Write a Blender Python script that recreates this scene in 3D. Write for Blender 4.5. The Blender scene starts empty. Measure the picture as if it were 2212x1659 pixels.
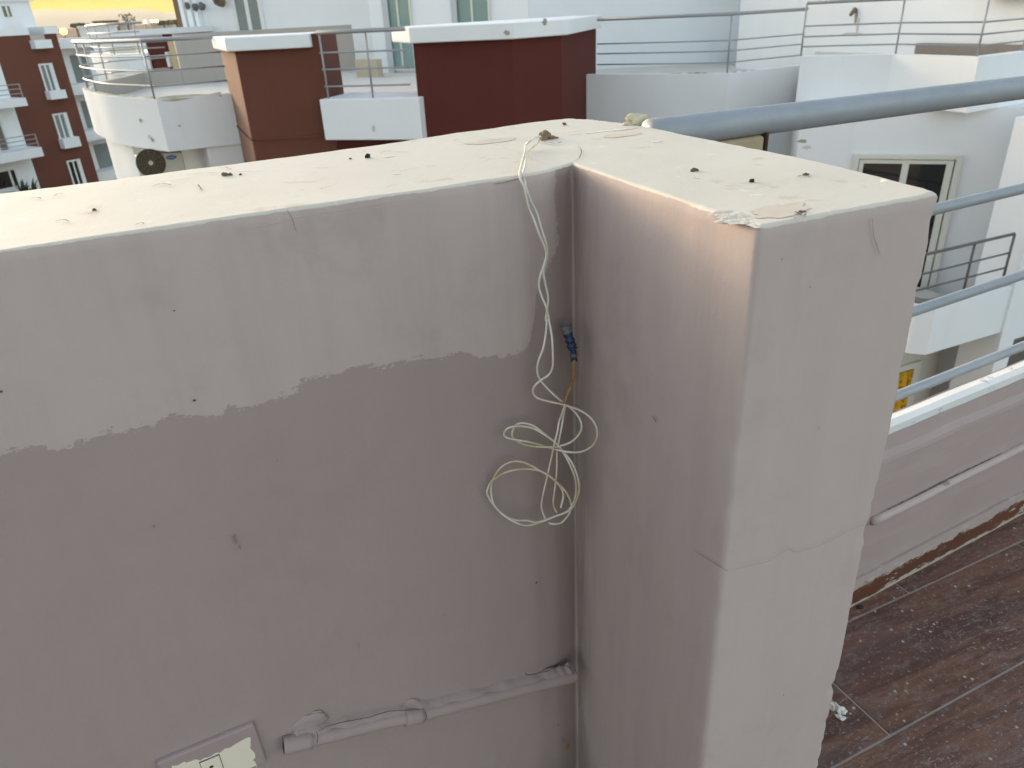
import bpy, bmesh, math, random
from mathutils import Vector, Matrix, noise
random.seed(7)
S = bpy.context.scene
C = S.collection
CAMZ = 1.41
# ------------------------------------------------------------------ camera solve (photo measured at 2212 x 1659)
F, CX, CY = 1604.0, 1106.0, 829.5
def cray(px, py): return Vector((px-CX, py-CY, F))
YA = cray(387, 57).normalized()
D0 = cray(1265, 4000); DN = (D0 - D0.dot(YA)*YA).normalized(); ZA = -DN
XA = YA.cross(ZA)
if XA.x < 0: XA = -XA
def ray(px, py):
    r = cray(px, py); return Vector((r.dot(XA), r.dot(YA), r.dot(ZA)))
# every point below is in metres, x/y on the roof, z relative to the eye; CAMZ is added when meshes are linked
def onz(px, py, z): d = ray(px, py); return d*(z/d.z)
def onx(px, py, x): d = ray(px, py); return d*(x/d.x)
def az(px, py, dist): d = ray(px, py); return d*(dist/math.hypot(d.x, d.y))
class Face:
    """a vertical wall plane through p with horizontal direction d; s runs along it, o towards the viewer"""
    def __init__(self, p, q=None, d=None):
        self.p = Vector((p[0], p[1], 0))
        self.d = (Vector((q[0]-p[0], q[1]-p[1], 0)) if d is None else Vector((d[0], d[1], 0))).normalized()
        self.n = Vector((self.d.y, -self.d.x, 0))
        if self.n.dot(self.p) > 0: self.n = -self.n
    def hit(self, px, py, o=0):
        r = ray(px, py); pp = self.p + self.n*o
        return r*(pp.dot(self.n)/r.dot(self.n))
    def sz(self, px, py, o=0):
        h = self.hit(px, py, o); return ((h-self.p).dot(self.d), h.z)
    def pt(self, s, z, o=0):
        v = self.p + self.d*s + self.n*o; return Vector((v.x, v.y, z))
    def azs(self, px, py, o=0): return self.sz(px, py, o)[0]

# ------------------------------------------------------------------ mesh builder
class MB:
    def __init__(self): self.v = []; self.f = []; self.m = []
    def add(self, vs, fs, mi=0):
        b = len(self.v); self.v += [Vector(v) for v in vs]
        self.f += [[b+i for i in f] for f in fs]; self.m += [mi]*len(fs); return self
    def hexa(self, p, mi=0):            # p: 4 bottom, 4 top
        return self.add(p, [(3,2,1,0),(4,5,6,7),(0,1,5,4),(1,2,6,5),(2,3,7,6),(3,0,4,7)], mi)
    def box(self, x0, x1, y0, y1, z0, z1, mi=0):
        return self.hexa([(x0,y0,z0),(x1,y0,z0),(x1,y1,z0),(x0,y1,z0),(x0,y0,z1),(x1,y0,z1),(x1,y1,z1),(x0,y1,z1)], mi)
    def fbox(self, F_, s0, s1, z0, z1, o0, o1, mi=0):
        q = [F_.pt(s0,z0,o1),F_.pt(s1,z0,o1),F_.pt(s1,z0,o0),F_.pt(s0,z0,o0),F_.pt(s0,z1,o1),F_.pt(s1,z1,o1),F_.pt(s1,z1,o0),F_.pt(s0,z1,o0)]
        return self.hexa(q, mi)
    def prism(self, pts, z0, z1, mi=0):
        n = len(pts)
        vs = [(p[0],p[1],z0) for p in pts] + [(p[0],p[1],z1) for p in pts]
        fs = [tuple(range(n))[::-1], tuple(range(n,2*n))] + [(i,(i+1)%n,n+(i+1)%n,n+i) for i in range(n)]
        return self.add(vs, fs, mi)
    def band(self, line, t, z0, z1, mi=0):
        inner = offset(line, t)
        n = len(line)
        vs = []
        for z in (z0, z1):
            vs += [(p[0],p[1],z) for p in line]
        for z in (z0, z1):
            vs += [(p[0],p[1],z) for p in inner]
        fs = []
        for i in range(n-1):
            a,b = i,i+1
            fs += [(a,b,n+b,n+a),(2*n+b,2*n+a,3*n+a,3*n+b),(n+a,n+b,3*n+b,3*n+a),(b,a,2*n+a,2*n+b)]
        fs += [(0,n,3*n,2*n),(n-1,3*n-1,4*n-1,2*n-1)]
        return self.add(vs, fs, mi)
    def tube(self, path, r, seg=10, mi=0, caps=True, closed=False):
        path = [Vector(p) for p in path]; n = len(path); b = len(self.v); up = None; rings = []
        for i, p in enumerate(path):
            t = (path[min(i+1,n-1)] - path[max(i-1,0)]).normalized()
            if up is None:
                up = Vector((0,0,1)) if abs(t.z) < .9 else Vector((1,0,0))
            u = up - t*up.dot(t)
            if u.length < 1e-5: u = t.orthogonal()
            u.normalize(); w = t.cross(u); up = u
            rr = r[i] if isinstance(r, (list, tuple)) else r
            rings.append([p + (u*math.cos(a) + w*math.sin(a))*rr for a in [2*math.pi*k/seg for k in range(seg)]])
        for q in rings: self.v += q
        for i in range(n-1):
            for k in range(seg):
                self.f.append([b+i*seg+k, b+i*seg+(k+1)%seg, b+(i+1)*seg+(k+1)%seg, b+(i+1)*seg+k]); self.m.append(mi)
        if caps:
            self.f.append([b+k for k in range(seg)][::-1]); self.m.append(mi)
            self.f.append([b+(n-1)*seg+k for k in range(seg)]); self.m.append(mi)
        return self
    def blob(self, c, r, sx=1, sy=1, sz=1, amp=.35, sub=2, seed=0, mi=0):
        bm = bmesh.new(); bmesh.ops.create_icosphere(bm, subdivisions=sub, radius=1)
        vs = []
        for v in bm.verts:
            k = 1 + amp*noise.noise(v.co*1.3 + Vector((seed*7.1, seed*3.3, 0)))
            vs.append((c[0]+v.co.x*r*sx*k, c[1]+v.co.y*r*sy*k, c[2]+v.co.z*r*sz*k))
        fs = [[v.index for v in f.verts] for f in bm.faces]; bm.free()
        return self.add(vs, fs, mi)
    def build(self, name, mats, parent=None, smooth=False, bevel=0):
        me = bpy.data.meshes.new(name)
        off = Vector((0,0,CAMZ))
        me.from_pydata([tuple(v+off) for v in self.v], [], self.f)
        if not isinstance(mats, (list, tuple)): mats = [mats]
        for m in mats: me.materials.append(m)
        for p, mi in zip(me.polygons, self.m): p.material_index = mi; p.use_smooth = smooth
        bm = bmesh.new(); bm.from_mesh(me); bmesh.ops.recalc_face_normals(bm, faces=bm.faces); bm.to_mesh(me); bm.free()
        o = bpy.data.objects.new(name, me); C.objects.link(o)
        if parent is not None:
            o.parent = parent; w = Vector(); p = parent
            while p is not None: w += p.location; p = p.parent
            o.location = -w
        if bevel:
            b = o.modifiers.new('soft_edges', 'BEVEL'); b.width = bevel; b.segments = 2; b.limit_method = 'ANGLE'
        return o
def offset(line, t):
    out = []
    n = len(line)
    for i in range(n):
        a = Vector(line[max(i-1,0)][:2]); b = Vector(line[min(i+1,n-1)][:2]); p = Vector(line[i][:2])
        if 0 < i < n-1:
            d1 = (p-a).normalized(); d2 = (b-p).normalized()
            n1 = Vector((-d1.y,d1.x)); n2 = Vector((-d2.y,d2.x)); m = (n1+n2)
            m = m.normalized()/max(.5, m.normalized().dot(n1))
        else:
            d = (b-a).normalized(); m = Vector((-d.y, d.x))
        out.append(p + m*t)
    return out
def empty(name, loc, label=None, cat=None, group=None):
    o = bpy.data.objects.new(name, None); C.objects.link(o); o.empty_display_size = .1
    o.location = (loc[0], loc[1], loc[2]+CAMZ)
    if label: tag(o, label, cat, group)
    return o
def tag(o, label=None, cat=None, group=None, kind=None):
    if label: o['label'] = label
    if cat: o['category'] = cat
    if group: o['group'] = group
    if kind: o['kind'] = kind
    return o
def spline(pts, n=8):
    pts = [Vector(p) for p in pts]; out = []
    for i in range(len(pts)-1):
        p0 = pts[max(i-1,0)]; p1 = pts[i]; p2 = pts[i+1]; p3 = pts[min(i+2,len(pts)-1)]
        for k in range(n):
            t = k/n
            out.append(.5*((2*p1)+(p2-p0)*t+(2*p0-5*p1+4*p2-p3)*t*t+(3*p1-p0-3*p2+p3)*t**3))
    out.append(pts[-1]); return out

# ------------------------------------------------------------------ materials
class NT:
    def __init__(self, name):
        self.mat = bpy.data.materials.new(name); self.mat.use_nodes = True
        self.t = self.mat.node_tree; self.b = self.t.nodes['Principled BSDF']
        self.co = self.n('ShaderNodeTexCoord').outputs['Object']
    def n(self, typ, **kw):
        nd = self.t.nodes.new(typ)
        for k, v in kw.items(): setattr(nd, k, v)
        return nd
    def l(self, a, b): self.t.links.new(a, b)
    def put(self, sock, v):
        if isinstance(v, bpy.types.NodeSocket): self.l(v, sock)
        elif isinstance(v, (tuple, list)): sock.default_value = tuple(v) + ((1,) if len(v) == 3 and len(sock.default_value) == 4 else ())
        else: sock.default_value = v
    def scaled(self, s, src=None):
        m = self.n('ShaderNodeMapping'); m.inputs['Scale'].default_value = s; self.l(src or self.co, m.inputs['Vector']); return m.outputs[0]
    def noise(self, scale, detail=4, rough=.6, vec=None, out='Fac', dist=0):
        nd = self.n('ShaderNodeTexNoise'); self.l(vec or self.co, nd.inputs['Vector'])
        nd.inputs['Scale'].default_value = scale; nd.inputs['Detail'].default_value = detail
        nd.inputs['Roughness'].default_value = rough; nd.inputs['Distortion'].default_value = dist
        return nd.outputs[out]
    def math(self, op, a, b=0.0, clamp=False):
        nd = self.n('ShaderNodeMath', operation=op, use_clamp=clamp)
        self.put(nd.inputs[0], a); self.put(nd.inputs[1], b); return nd.outputs[0]
    def step(self, v, lo, hi, a=0.0, b=1.0):
        nd = self.n('ShaderNodeMapRange', interpolation_type='SMOOTHSTEP')
        self.put(nd.inputs[0], v)
        for i, x in enumerate((lo, hi, a, b)): nd.inputs[i+1].default_value = x
        return nd.outputs[0]
    def mix(self, f, a, b, mode='MIX'):
        nd = self.n('ShaderNodeMix', data_type='RGBA', blend_type=mode)
        self.put(nd.inputs[0], f); self.put(nd.inputs[6], a); self.put(nd.inputs[7], b); return nd.outputs[2]
    def xyz(self, src=None):
        nd = self.n('ShaderNodeSeparateXYZ'); self.l(src or self.co, nd.inputs[0]); return nd.outputs
    def bump(self, h, strength=.3, dist=.002, prev=None):
        nd = self.n('ShaderNodeBump'); nd.inputs['Strength'].default_value = strength; nd.inputs['Distance'].default_value = dist
        self.l(h, nd.inputs['Height'])
        if prev is not None: self.l(prev, nd.inputs['Normal'])
        self.l(nd.outputs[0], self.b.inputs['Normal']); return nd.outputs[0]
    def done(self, col, rough=.7, spec=.3, metal=0):
        self.put(self.b.inputs['Base Color'], col); self.put(self.b.inputs['Roughness'], rough)
        self.b.inputs['Specular IOR Level'].default_value = spec; self.b.inputs['Metallic'].default_value = metal
        return self.mat
def sc(c, k): return tuple(min(1, x*k) for x in c)
def M(name, col, rough=.75, var=.1, scale=2.0, bump=.15, bscale=90, bdist=.002, spec=.3, metal=0, streak=0.0, tint=None):
    t = NT(name)
    c = t.mix(t.noise(scale, 5), sc(col, 1-var), sc(col, 1+var*.7))
    if streak:
        s = t.noise(1.0, 5, .65, t.scaled((3.2, 3.2, .22)))
        c = t.mix(t.math('MULTIPLY', t.step(s, .52, .78), streak), c, tint or sc(col, .62))
        g = t.noise(.9, 6, .7)
        c = t.mix(t.math('MULTIPLY', t.step(g, .55, .8), streak*.6), c, tint or sc(col, .75))
    if bump: t.bump(t.noise(bscale, 3), bump, bdist)
    return t.done(c, rough, spec, metal)

WHITE = M('weathered_white_render', (.80,.83,.85), .8, .05, .8, .25, 60, .004, streak=.16, tint=(.58,.58,.57))
WHITE2 = M('shaded_side_white_render', (.78,.79,.80), .8, .05, .7, .25, 60, .004, streak=.16, tint=(.58,.57,.55))  # darker copy of the white render, shade put into its colour
MAROON = M('maroon_render', (.100,.026,.021), .85, .14, 1.1, .2, 80, .004, streak=.25, tint=(.11,.036,.03), spec=.15)
BRICKRED = M('faded_brick_red_render', (.140,.054,.038), .85, .12, .5, .2, 60, .004, streak=.2, tint=(.095,.036,.027), spec=.15)
BEIGE = M('beige_grey_render', (.44,.40,.36), .85, .08, .9, .2, 60, .004, streak=.25, tint=(.33,.30,.27))
ROOFC = M('dusty_roof_screed', (.62,.60,.56), .9, .2, 1.6, .3, 40, .006)
STEEL = M('grey_painted_steel', (.34,.35,.365), .45, .12, 5, .1, 120, .0005, spec=.4, metal=.25)
STEELD = M('dark_painted_steel', (.11,.11,.115), .5, .12, 5, 0, spec=.4)
ALU = M('cream_window_frame', (.66,.65,.58), .5, .06, 4, 0)
PALEFR = M('white_window_frame', (.74,.76,.76), .5, .05, 4, 0)
def glass(name, col):
    t = NT(name); c = t.mix(t.noise(.8, 2), sc(col,.8), sc(col,1.2)); return t.done(c, .06, .55)
GLASSD = glass('dark_window_glass', (.012,.014,.016))
GLASST = glass('teal_window_glass', (.22,.33,.31))
GLASSG = glass('grey_curtained_glass', (.20,.24,.24))

# ---- near wall paint: pink-beige emulsion with a rough-edged repaint, cream weathered top
def near_paint():
    t = NT('near_wall_paint')
    x, y, z = t.xyz()
    zz = t.math('SUBTRACT', z, CAMZ)                        # height relative to the eye
    jag = t.math('ADD', t.math('MULTIPLY', t.math('SUBTRACT', t.noise(46, 7, .8), .5), .048),
                 t.math('MULTIPLY', t.math('SUBTRACT', t.noise(7, 3, .6), .5), .030))
    jag2 = t.math('ADD', jag, t.math('MULTIPLY', t.math('SUBTRACT', t.noise(1, 4, .7, t.scaled((26, 26, 210))), .5), .022))
    # brushed line: z of the edge as a function of x
    cur = t.n('ShaderNodeFloatCurve'); cv = cur.mapping.curves[0]
    knots = PAINT_EDGE
    cv.points[0].location = (knots[0][0], knots[0][1]); cv.points[1].location = (knots[-1][0], knots[-1][1])
    for kx, kz in knots[1:-1]: cv.points.new(kx, kz)
    cur.mapping.update()
    nx = t.math('DIVIDE', t.math('ADD', x, .6), 1.1, True)
    t.l(nx, cur.inputs['Value'])
    edge = t.math('SUBTRACT', t.math('MULTIPLY', cur.outputs[0], .6), .6)
    low = t.step(t.math('SUBTRACT', t.math('ADD', edge, jag2), zz), -.0012, .0018)
    right = t.step(t.math('SUBTRACT', x, t.math('ADD', t.math('ADD', .4075, t.math('MULTIPLY', t.math('ADD', zz, .4), -.018)), t.math('MULTIPLY', jag, .9))), -.0015, .002)
    wallA = t.step(x, .4345, .4335)
    newp = t.math('MULTIPLY', t.math('MAXIMUM', low, right), wallA)
    v = t.noise(3.2, 5, .6)
    old = t.mix(v, (.452,.372,.343), (.502,.419,.389))
    streak = t.noise(1, 5, .6, t.scaled((26, 26, 2.2)))
    old = t.mix(t.math('MULTIPLY', t.step(streak, .40, .70), .42), old, (.415,.328,.308))
    new = t.mix(v, (.335,.263,.242), (.374,.298,.276))
    new = t.mix(t.math('MULTIPLY', t.step(streak, .45, .75), .16), new, (.305,.226,.212))
    wingf = t.step(x, .436, .4385)                         # the wing is drawn towards one mid tone
    old = t.mix(t.math('MULTIPLY', wingf, .55), old, (.475,.397,.367))
    c = t.mix(newp, old, new)
    # rubbed dirt, scuffs, specks
    c = t.mix(t.math('MULTIPLY', t.step(t.noise(5.5, 6, .7), .52, .74), .30), c, (.30,.238,.218))
    c = t.mix(t.math('MULTIPLY', t.step(t.noise(11, 4, .6), .62, .80), .16), c, (.52,.445,.425))
    vo = t.n('ShaderNodeTexVoronoi'); vo.inputs['Scale'].default_value = 15; t.l(t.co, vo.inputs['Vector'])
    c = t.mix(t.math('MULTIPLY', t.step(vo.outputs['Distance'], .045, .02), t.step(t.noise(3.7, 1), .56, .62)), c, (.14,.095,.07))
    # browner, darker tone in the inner corner and at the foot
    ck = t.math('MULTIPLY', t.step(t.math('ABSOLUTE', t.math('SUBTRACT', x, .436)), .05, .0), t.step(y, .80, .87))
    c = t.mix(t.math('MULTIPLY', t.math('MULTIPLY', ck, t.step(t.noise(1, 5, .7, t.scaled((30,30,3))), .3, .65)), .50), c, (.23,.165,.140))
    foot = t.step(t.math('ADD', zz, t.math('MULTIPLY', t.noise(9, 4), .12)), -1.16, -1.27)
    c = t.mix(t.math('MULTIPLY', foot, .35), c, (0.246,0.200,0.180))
    # cream top
    top = t.mix(t.noise(6, 6, .65), (.575,.52,.43), (.68,.63,.545))
    top = t.mix(t.step(t.noise(14, 5, .7, None, 'Fac', .4), .60, .66), top, (.57,.485,.395))
    top = t.mix(t.math('MULTIPLY', t.step(t.noise(26, 6, .7), .60, .70), .55), top, (.78,.765,.73))
    top = t.mix(t.math('MULTIPLY', t.step(t.noise(70, 5, .75), .64, .74), .45), top, (.40,.32,.24))
    topm = t.step(t.math('ADD', zz, t.math('MULTIPLY', t.math('SUBTRACT', t.noise(24, 6, .7), .5), .008)), -.1836, -.1824)
    c = t.mix(topm, c, top)
    # thin worn rim
    h = t.math('ADD', t.math('MULTIPLY', t.noise(160, 4, .6), .5), t.math('MULTIPLY', t.noise(1, 4, .6, t.scaled((90, 90, 14))), .6))
    h = t.math('ADD', h, t.math('MULTIPLY', newp, -1.2))
    h = t.math('ADD', h, t.math('MULTIPLY', t.noise(18, 5, .65), 1.6))
    t.bump(h, .35, .0016)
    return t.done(c, .72, .28)
# ------------------------------------------------------------------ near parapet wall: footprint
INNER = [(-2.6,.66),(-1.2,.749),(-.5,.795),(-.199,.815),(.082,.833),(.25,.8435),(.343,.850),(.385,.862),(.436,.891)]
WING_L = [(.436,.891),(.4355,.80),(.4362,.669),(.4358,.60),(.436,.519)]
END = [(.436,.519),(.50,.5225),(.58,.5262),(.663,.530)]
WING_R = [(.663,.530),(.674,.618),(.679,.70),(.679,.826),(.672,1.0),(.664,1.17),(.655,1.235),(.623,1.288)]
OUTER = [(.623,1.288),(.52,1.271),(.406,1.245),(.223,1.198),(-.02,1.165),(-.257,1.138),(-.8,1.07),(-2.6,.85)]
WA = Face((.082,.833), q=(.343,.850))                      # plane of the wall's inner face
TOPZ = -.18
# paint edge measured on the wall face -> normalised knots for the float curve
PAINT_EDGE = []
for px, py in [(0,985),(130,965),(330,912),(500,878),(620,850),(700,815),(850,780),(1000,768),(1100,764),(1140,745),(1165,640)]:
    h = WA.hit(px, py); PAINT_EDGE.append(((h.x+.6)/1.1, (h.z+.6)/.6))
PAINT_EDGE = [(max(0,PAINT_EDGE[0][0]-.3), PAINT_EDGE[0][1]-.02)] + PAINT_EDGE + [(1.0, PAINT_EDGE[-1][1]+.25)]
PAINT = near_paint()

def resample(line, step):
    out = []
    for a, b in zip(line[:-1], line[1:]):
        a = Vector(a); b = Vector(b); L = (b-a).length
        st = step if min(a.x, b.x) > -.75 else .06
        n = max(1, int(round(L/st)))
        out += [a + (b-a)*(k/n) for k in range(n)]
    return out
def near_wall():
    e = empty('parapet_wall', (.3,.9,-1.41), 'pinkish beige plastered corner parapet with cream flat top and short returning wing', 'wall')
    loop = []
    for ln in (INNER, WING_L, END, WING_R, OUTER): loop += resample(ln, .007)
    loop += [Vector(OUTER[-1])] + [Vector((-2.6, .85 - (.19)*k/4)) for k in range(1,4)]
    n = len(loop)
    # soften convex vertical corners a little by laplacian smoothing
    sm = [v.copy() for v in loop]
    for it in range(1):
        sm2 = []
        for i in range(n):
            p, q, r = sm[i-1], sm[i], sm[(i+1)%n]
            sm2.append(q*.7 + (p+r)*.15)
        sm = sm2
    loop = sm
    nor = []
    for i in range(n):
        d = (loop[(i+1)%n]-loop[i-1]).normalized(); nor.append(Vector((d.y, -d.x)))   # outward for ccw
    area = sum(loop[i].x*loop[(i+1)%n].y-loop[(i+1)%n].x*loop[i].y for i in range(n))
    if area < 0: nor = [-v for v in nor]
    zs = [-1.45,-1.40] + [-1.36+.04*k for k in range(29)]   # up to -.24
    zs = [-1.45,-1.40]+[-1.36+.012*k for k in range(97)]+[-.20,-.194]
    verts = []; faces = []
    def wob(p, z): return .0022*noise.noise(Vector((p.x*5, p.y*5, z*4))) + .0007*noise.noise(Vector((p.x*31, p.y*31, z*24)))
    for z in zs:
        for i in range(n):
            q = loop[i] + nor[i]*wob(loop[i], z)
            for cx_, cy_ in ((.663,.530),(.436,.519)):          # knocked spots down the two front arrises
                d_ = math.hypot(q.x-cx_, q.y-cy_)
                if d_ < .016:
                    k_ = max(0, noise.noise(Vector((z*26, cx_*9, 2)))-.12) + .5*max(0, noise.noise(Vector((z*80, cx_*5, 6)))-.1) + .05
                    q = q - nor[i]*((.0085 if cx_ > .5 else .0045)*k_*(1-d_/.016))
            verts.append((q.x, q.y, z))
    def chip(p):                                            # worn radius of the arris, larger where the photo shows lost plaster
        r = .0034 + .0022*noise.noise(Vector((p.x*22, p.y*22, 3))) + .0020*noise.noise(Vector((p.x*70, p.y*70, 9)))
        for cx_, cy_, rad, amt in ((.436,.56,.045,.006),(.436,.519,.015,.002),(.655,1.22,.07,.010),(.663,.53,.02,.003),(.623,1.288,.09,.012),(.436,.62,.03,.003)):
            d = math.hypot(p.x-cx_, p.y-cy_)
            if d < rad: r += amt*(1-d/rad)*(1+.8*noise.noise(Vector((p.x*120, p.y*120, 1))))
        return max(.0018, r)
    rings = len(zs)
    for k in range(1, 5):
        a = k/4*math.pi/2
        for i in range(n):
            r = chip(loop[i])
            q = loop[i] + nor[i]*(wob(loop[i], -.185) - r*(1-math.cos(a)))
            zt = TOPZ + .0012*noise.noise(Vector((loop[i].x*9, loop[i].y*9, 0))) - r*(1-math.sin(a))
            verts.append((q.x, q.y, zt))
    R = rings+4
    for k in range(R-1):
        for i in range(n):
            j = (i+1)%n; faces.append((k*n+i, k*n+j, (k+1)*n+j, (k+1)*n+i))
    mb = MB(); mb.add(verts, faces)
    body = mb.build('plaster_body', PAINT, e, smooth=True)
    # top cap, triangulated and gently uneven
    bm = bmesh.new(); vs = [bm.verts.new(verts[(R-1)*n+i]) for i in range(n)]
    es = [bm.edges.new((vs[i], vs[(i+1)%n])) for i in range(n)]
    bmesh.ops.triangle_fill(bm, edges=es, use_beauty=True)
    for it in range(3):
        long = [ed for ed in bm.edges if ed.calc_length() > .03 and not ed.is_boundary and ed.verts[0].co.x > -1]
        if long: bmesh.ops.subdivide_edges(bm, edges=long, cuts=1); bmesh.ops.triangulate(bm, faces=bm.faces[:])
    for v in bm.verts:
        if not v.is_boundary: v.co.z = TOPZ + .0012*noise.noise(Vector((v.co.x*9, v.co.y*9, 0)))
    bm.verts.index_update()
    cap = MB(); cap.add([v.co.copy() for v in bm.verts], [[v.index for v in f.verts] for f in bm.faces]); bm.free()
    cap.build('coping_top', PAINT, e, smooth=True)
    return e
wall = near_wall()

CRACK = M('dark_crack', (.12,.09,.075), .9, .2, 40, 0)  # dark brown of the cracks themselves
CRACKL = M('hairline_crack', (.27,.205,.18), .9, .2, 40, 0)
def ribbon(mb, pts, w, nrm, jag=.25):
    """a slightly proud irregular strip along pts, facing nrm"""
    w = w*.75; P = spline(pts, 6); n = len(P); vs = []; fs = []
    for i, p in enumerate(P):
        t = (P[min(i+1,n-1)]-P[max(i-1,0)]).normalized(); s = t.cross(nrm).normalized()
        k = max(.12, math.sin(math.pi*min(1, (i+.6)/(n)))**.4)*(1+jag*2*noise.noise(p*260))*w*.5
        q = p + s*(noise.noise(p*150)*w*.9)
        vs += [q - s*k, q + s*k]
    for i in range(n-1): fs.append((2*i, 2*i+1, 2*i+3, 2*i+2))
    mb.add(vs, fs)
def top_pt(px, py, h=.0022): return onz(px, py, TOPZ+h)
mb = MB(); up = Vector((0,0,1))
for pts, w in [([(1165,304),(1200,309),(1212,306)],.004),([(540,497),(650,470),(760,452),(900,430)],.0011), ([(455,375),(520,371),(570,369)],.0014), ([(330,402),(350,396),(372,400)],.0022),
               ([(400,378),(430,374),(470,372)],.0018), ([(345,392),(390,388),(440,383)],.0011), ([(65,428),(80,426),(88,429)],.0022), ([(115,424),(125,418),(138,419)],.0014),
               ([(427,398),(432,404),(436,411)],.0018), ([(470,362),(486,361),(500,365)],.0020), ([(190,462),(203,456),(216,453)],.0024),
               ([(120,478),(135,474),(148,478)],.0022), ([(1190,290),(1230,286),(1262,280)],.0010), ([(1241,347),(1252,340),(1256,325),(1250,316)],.0013),
               ([(1720,456),(1733,464),(1742,462)],.0034), ([(1715,470),(1728,468)],.0020), ([(1722,381),(1738,378),(1752,381)],.0028), ([(1500,384),(1512,386)],.0020),
               ([(1048,303),(1085,298)],.0012), ([(290,485),(305,481),(312,484)],.0016), ([(700,405),(715,402)],.0014), ([(820,330),(832,327)],.0016),
               ([(846,378),(868,376)],.0022), ([(980,303),(990,300)],.0018), ([(1100,277),(1112,274)],.0016)]:
    ribbon(mb, [top_pt(*p) for p in pts], w, up)
mb.build('surface_crack', CRACK, wall)
mb = MB()
def onwall(px, py, o=.0028): return WA.hit(px, py, o)
WL = Face((.436,.891), q=(.436,.519)); WL.n = Vector((-1,0,0))
WE = Face((.436,.519), q=(.663,.530))
ribbon(mb, [WE.hit(*p, .003) for p in [(1577,1232),(1620,1222),(1660,1212),(1700,1187),(1725,1192),(1790,1170),(1840,1143),(1890,1128)]], 0.00055, WE.n)
ribbon(mb, [WL.hit(*p, .003) for p in [(1572,1234),(1540,1215),(1500,1190)]], .0009, WL.n)
ribbon(mb, [onwall(*p) for p in [(1233,360),(1234,385),(1232,420)]], .0020, WA.n)
ribbon(mb, [onwall(*p) for p in [(1070,398),(1100,392),(1130,385)]], .0013, WA.n)
ribbon(mb, [onwall(*p) for p in [(620,452),(632,475),(640,500)]], .0008, WA.n)
ribbon(mb, [WE.hit(*p, .003) for p in [(1884,470),(1888,510),(1902,555)]], .0011, WE.n)
mb.build('hairline_crack', CRACKL, wall)
# peeled patches on the top, drips and spots on the wall
def patch(mb, c, rx, ry, rot, n1, n2, seed, h):
    vs = [c]; N = 40
    for k in range(N):
        a = 2*math.pi*k/N; r = 1+.45*noise.noise(Vector((math.cos(a)*1.6,math.sin(a)*1.6,seed)))+.16*noise.noise(Vector((math.cos(a)*6,math.sin(a)*6,seed+3)))
        x_ = rx*r*math.cos(a); y_ = ry*r*math.sin(a)
        vs.append(c + n1*(x_*math.cos(rot)-y_*math.sin(rot)) + n2*(x_*math.sin(rot)+y_*math.cos(rot)))
    if abs(n2.z) < .5:
        for v in vs: v.z = TOPZ+.0012*noise.noise(Vector((v.x*9, v.y*9, 0)))+.00045
    mb.add(vs, [(0,k+1,(k+1)%N+1) for k in range(N)])
PEEL = M('bare_beige_plaster', (.60,.52,.42), .95, .12, 60, .4, 200, .001); PEELW = M('chalky_white_scrape', (.76,.74,.69), .95, .1, 80, .4, 200, .001)
ex, ey = Vector((1,0,0)), Vector((0,1,0))
for px, py, rx, ry, rot, m_, sd_k in [(1348,289,.034,.018,.1,PEEL,1),(1690,452,.034,.018,.25,PEEL,2),(1062,302,.045,.016,.15,PEEL,3),(1302,281,.035,.006,.05,PEELW,4),(1418,303,.010,.004,0,PEELW,5),(840,336,.010,.003,0,PEELW,6),(1350,277,.03,.006,.1,PEEL,8)]:
    mb = MB(); patch(mb, top_pt(px, py, .0020), rx, ry, rot, ex, ey, sd_k, 0); mb.build('peeled_patch', m_, wall)
STAIN = M('brown_drip_stain', (.27,.195,.165), .9, .2, 40, 0); SPOT = M('dark_paint_spot', (.10,.06,.04), .9, .2, 40, 0)
zz_ = Vector((0,0,1))
for px, py, rx, ry, m_ in [(420,865,.0022,.0020,SPOT),(376,671,.0014,.0013,SPOT),(333,1138,.0018,.002,STAIN),(508,1165,.0022,.012,STAIN),(519,1183,.0016,.005,STAIN),(3,846,.0018,.0018,SPOT),(775,1395,.0010,.006,STAIN),(600,995,.0010,.0009,SPOT),(962,1330,.0010,.0009,SPOT)]:
    mb = MB(); patch(mb, WA.hit(px, py, .0030), rx*.7, ry*.7, 0, WA.d, zz_, px*.1, 0); mb.build('spot', m_, wall)
for px, py, rx, ry in [(1750,620,.0010,.0010),(1693,1502,.0012,.0012),(1690,560,.001,.001),(1770,925,.0010,.0012)]:
    mb = MB(); patch(mb, WE.hit(px, py, .0030), rx*.65, ry*.65, 0, WE.d, zz_, px*.1, 0); mb.build('spot', SPOT, wall)
for px, py, rx, ry in [(1413,905,.009,.0022),(1330,668,.0012,.0012),(1322,1365,.001,.003)]:
    mb = MB(); patch(mb, WL.hit(px, py, .0030), rx*.6, ry*.6, .4, Vector((0,1,0)), zz_, px*.1, 0); mb.build('scuff', STAIN, wall)
# loose plaster flake at the front arris
FLAKE = M('chipped_white_plaster', (.66,.60,.51), .95, .25, 90, .9, 220, .003)
mb = MB()
for px, py, r, sx, sy in [(1567,460,.010,1.6,.7),(1590,470,.012,1.5,.8),(1612,478,.010,1.4,.9),(1632,486,.007,1,1)]:
    c = onz(px, py, TOPZ-.0015); mb.blob(c, r, sx*1.1, sy*1.2, .16, .9, 4, px)
mb.build('broken_plaster_edge', FLAKE, wall)

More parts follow.
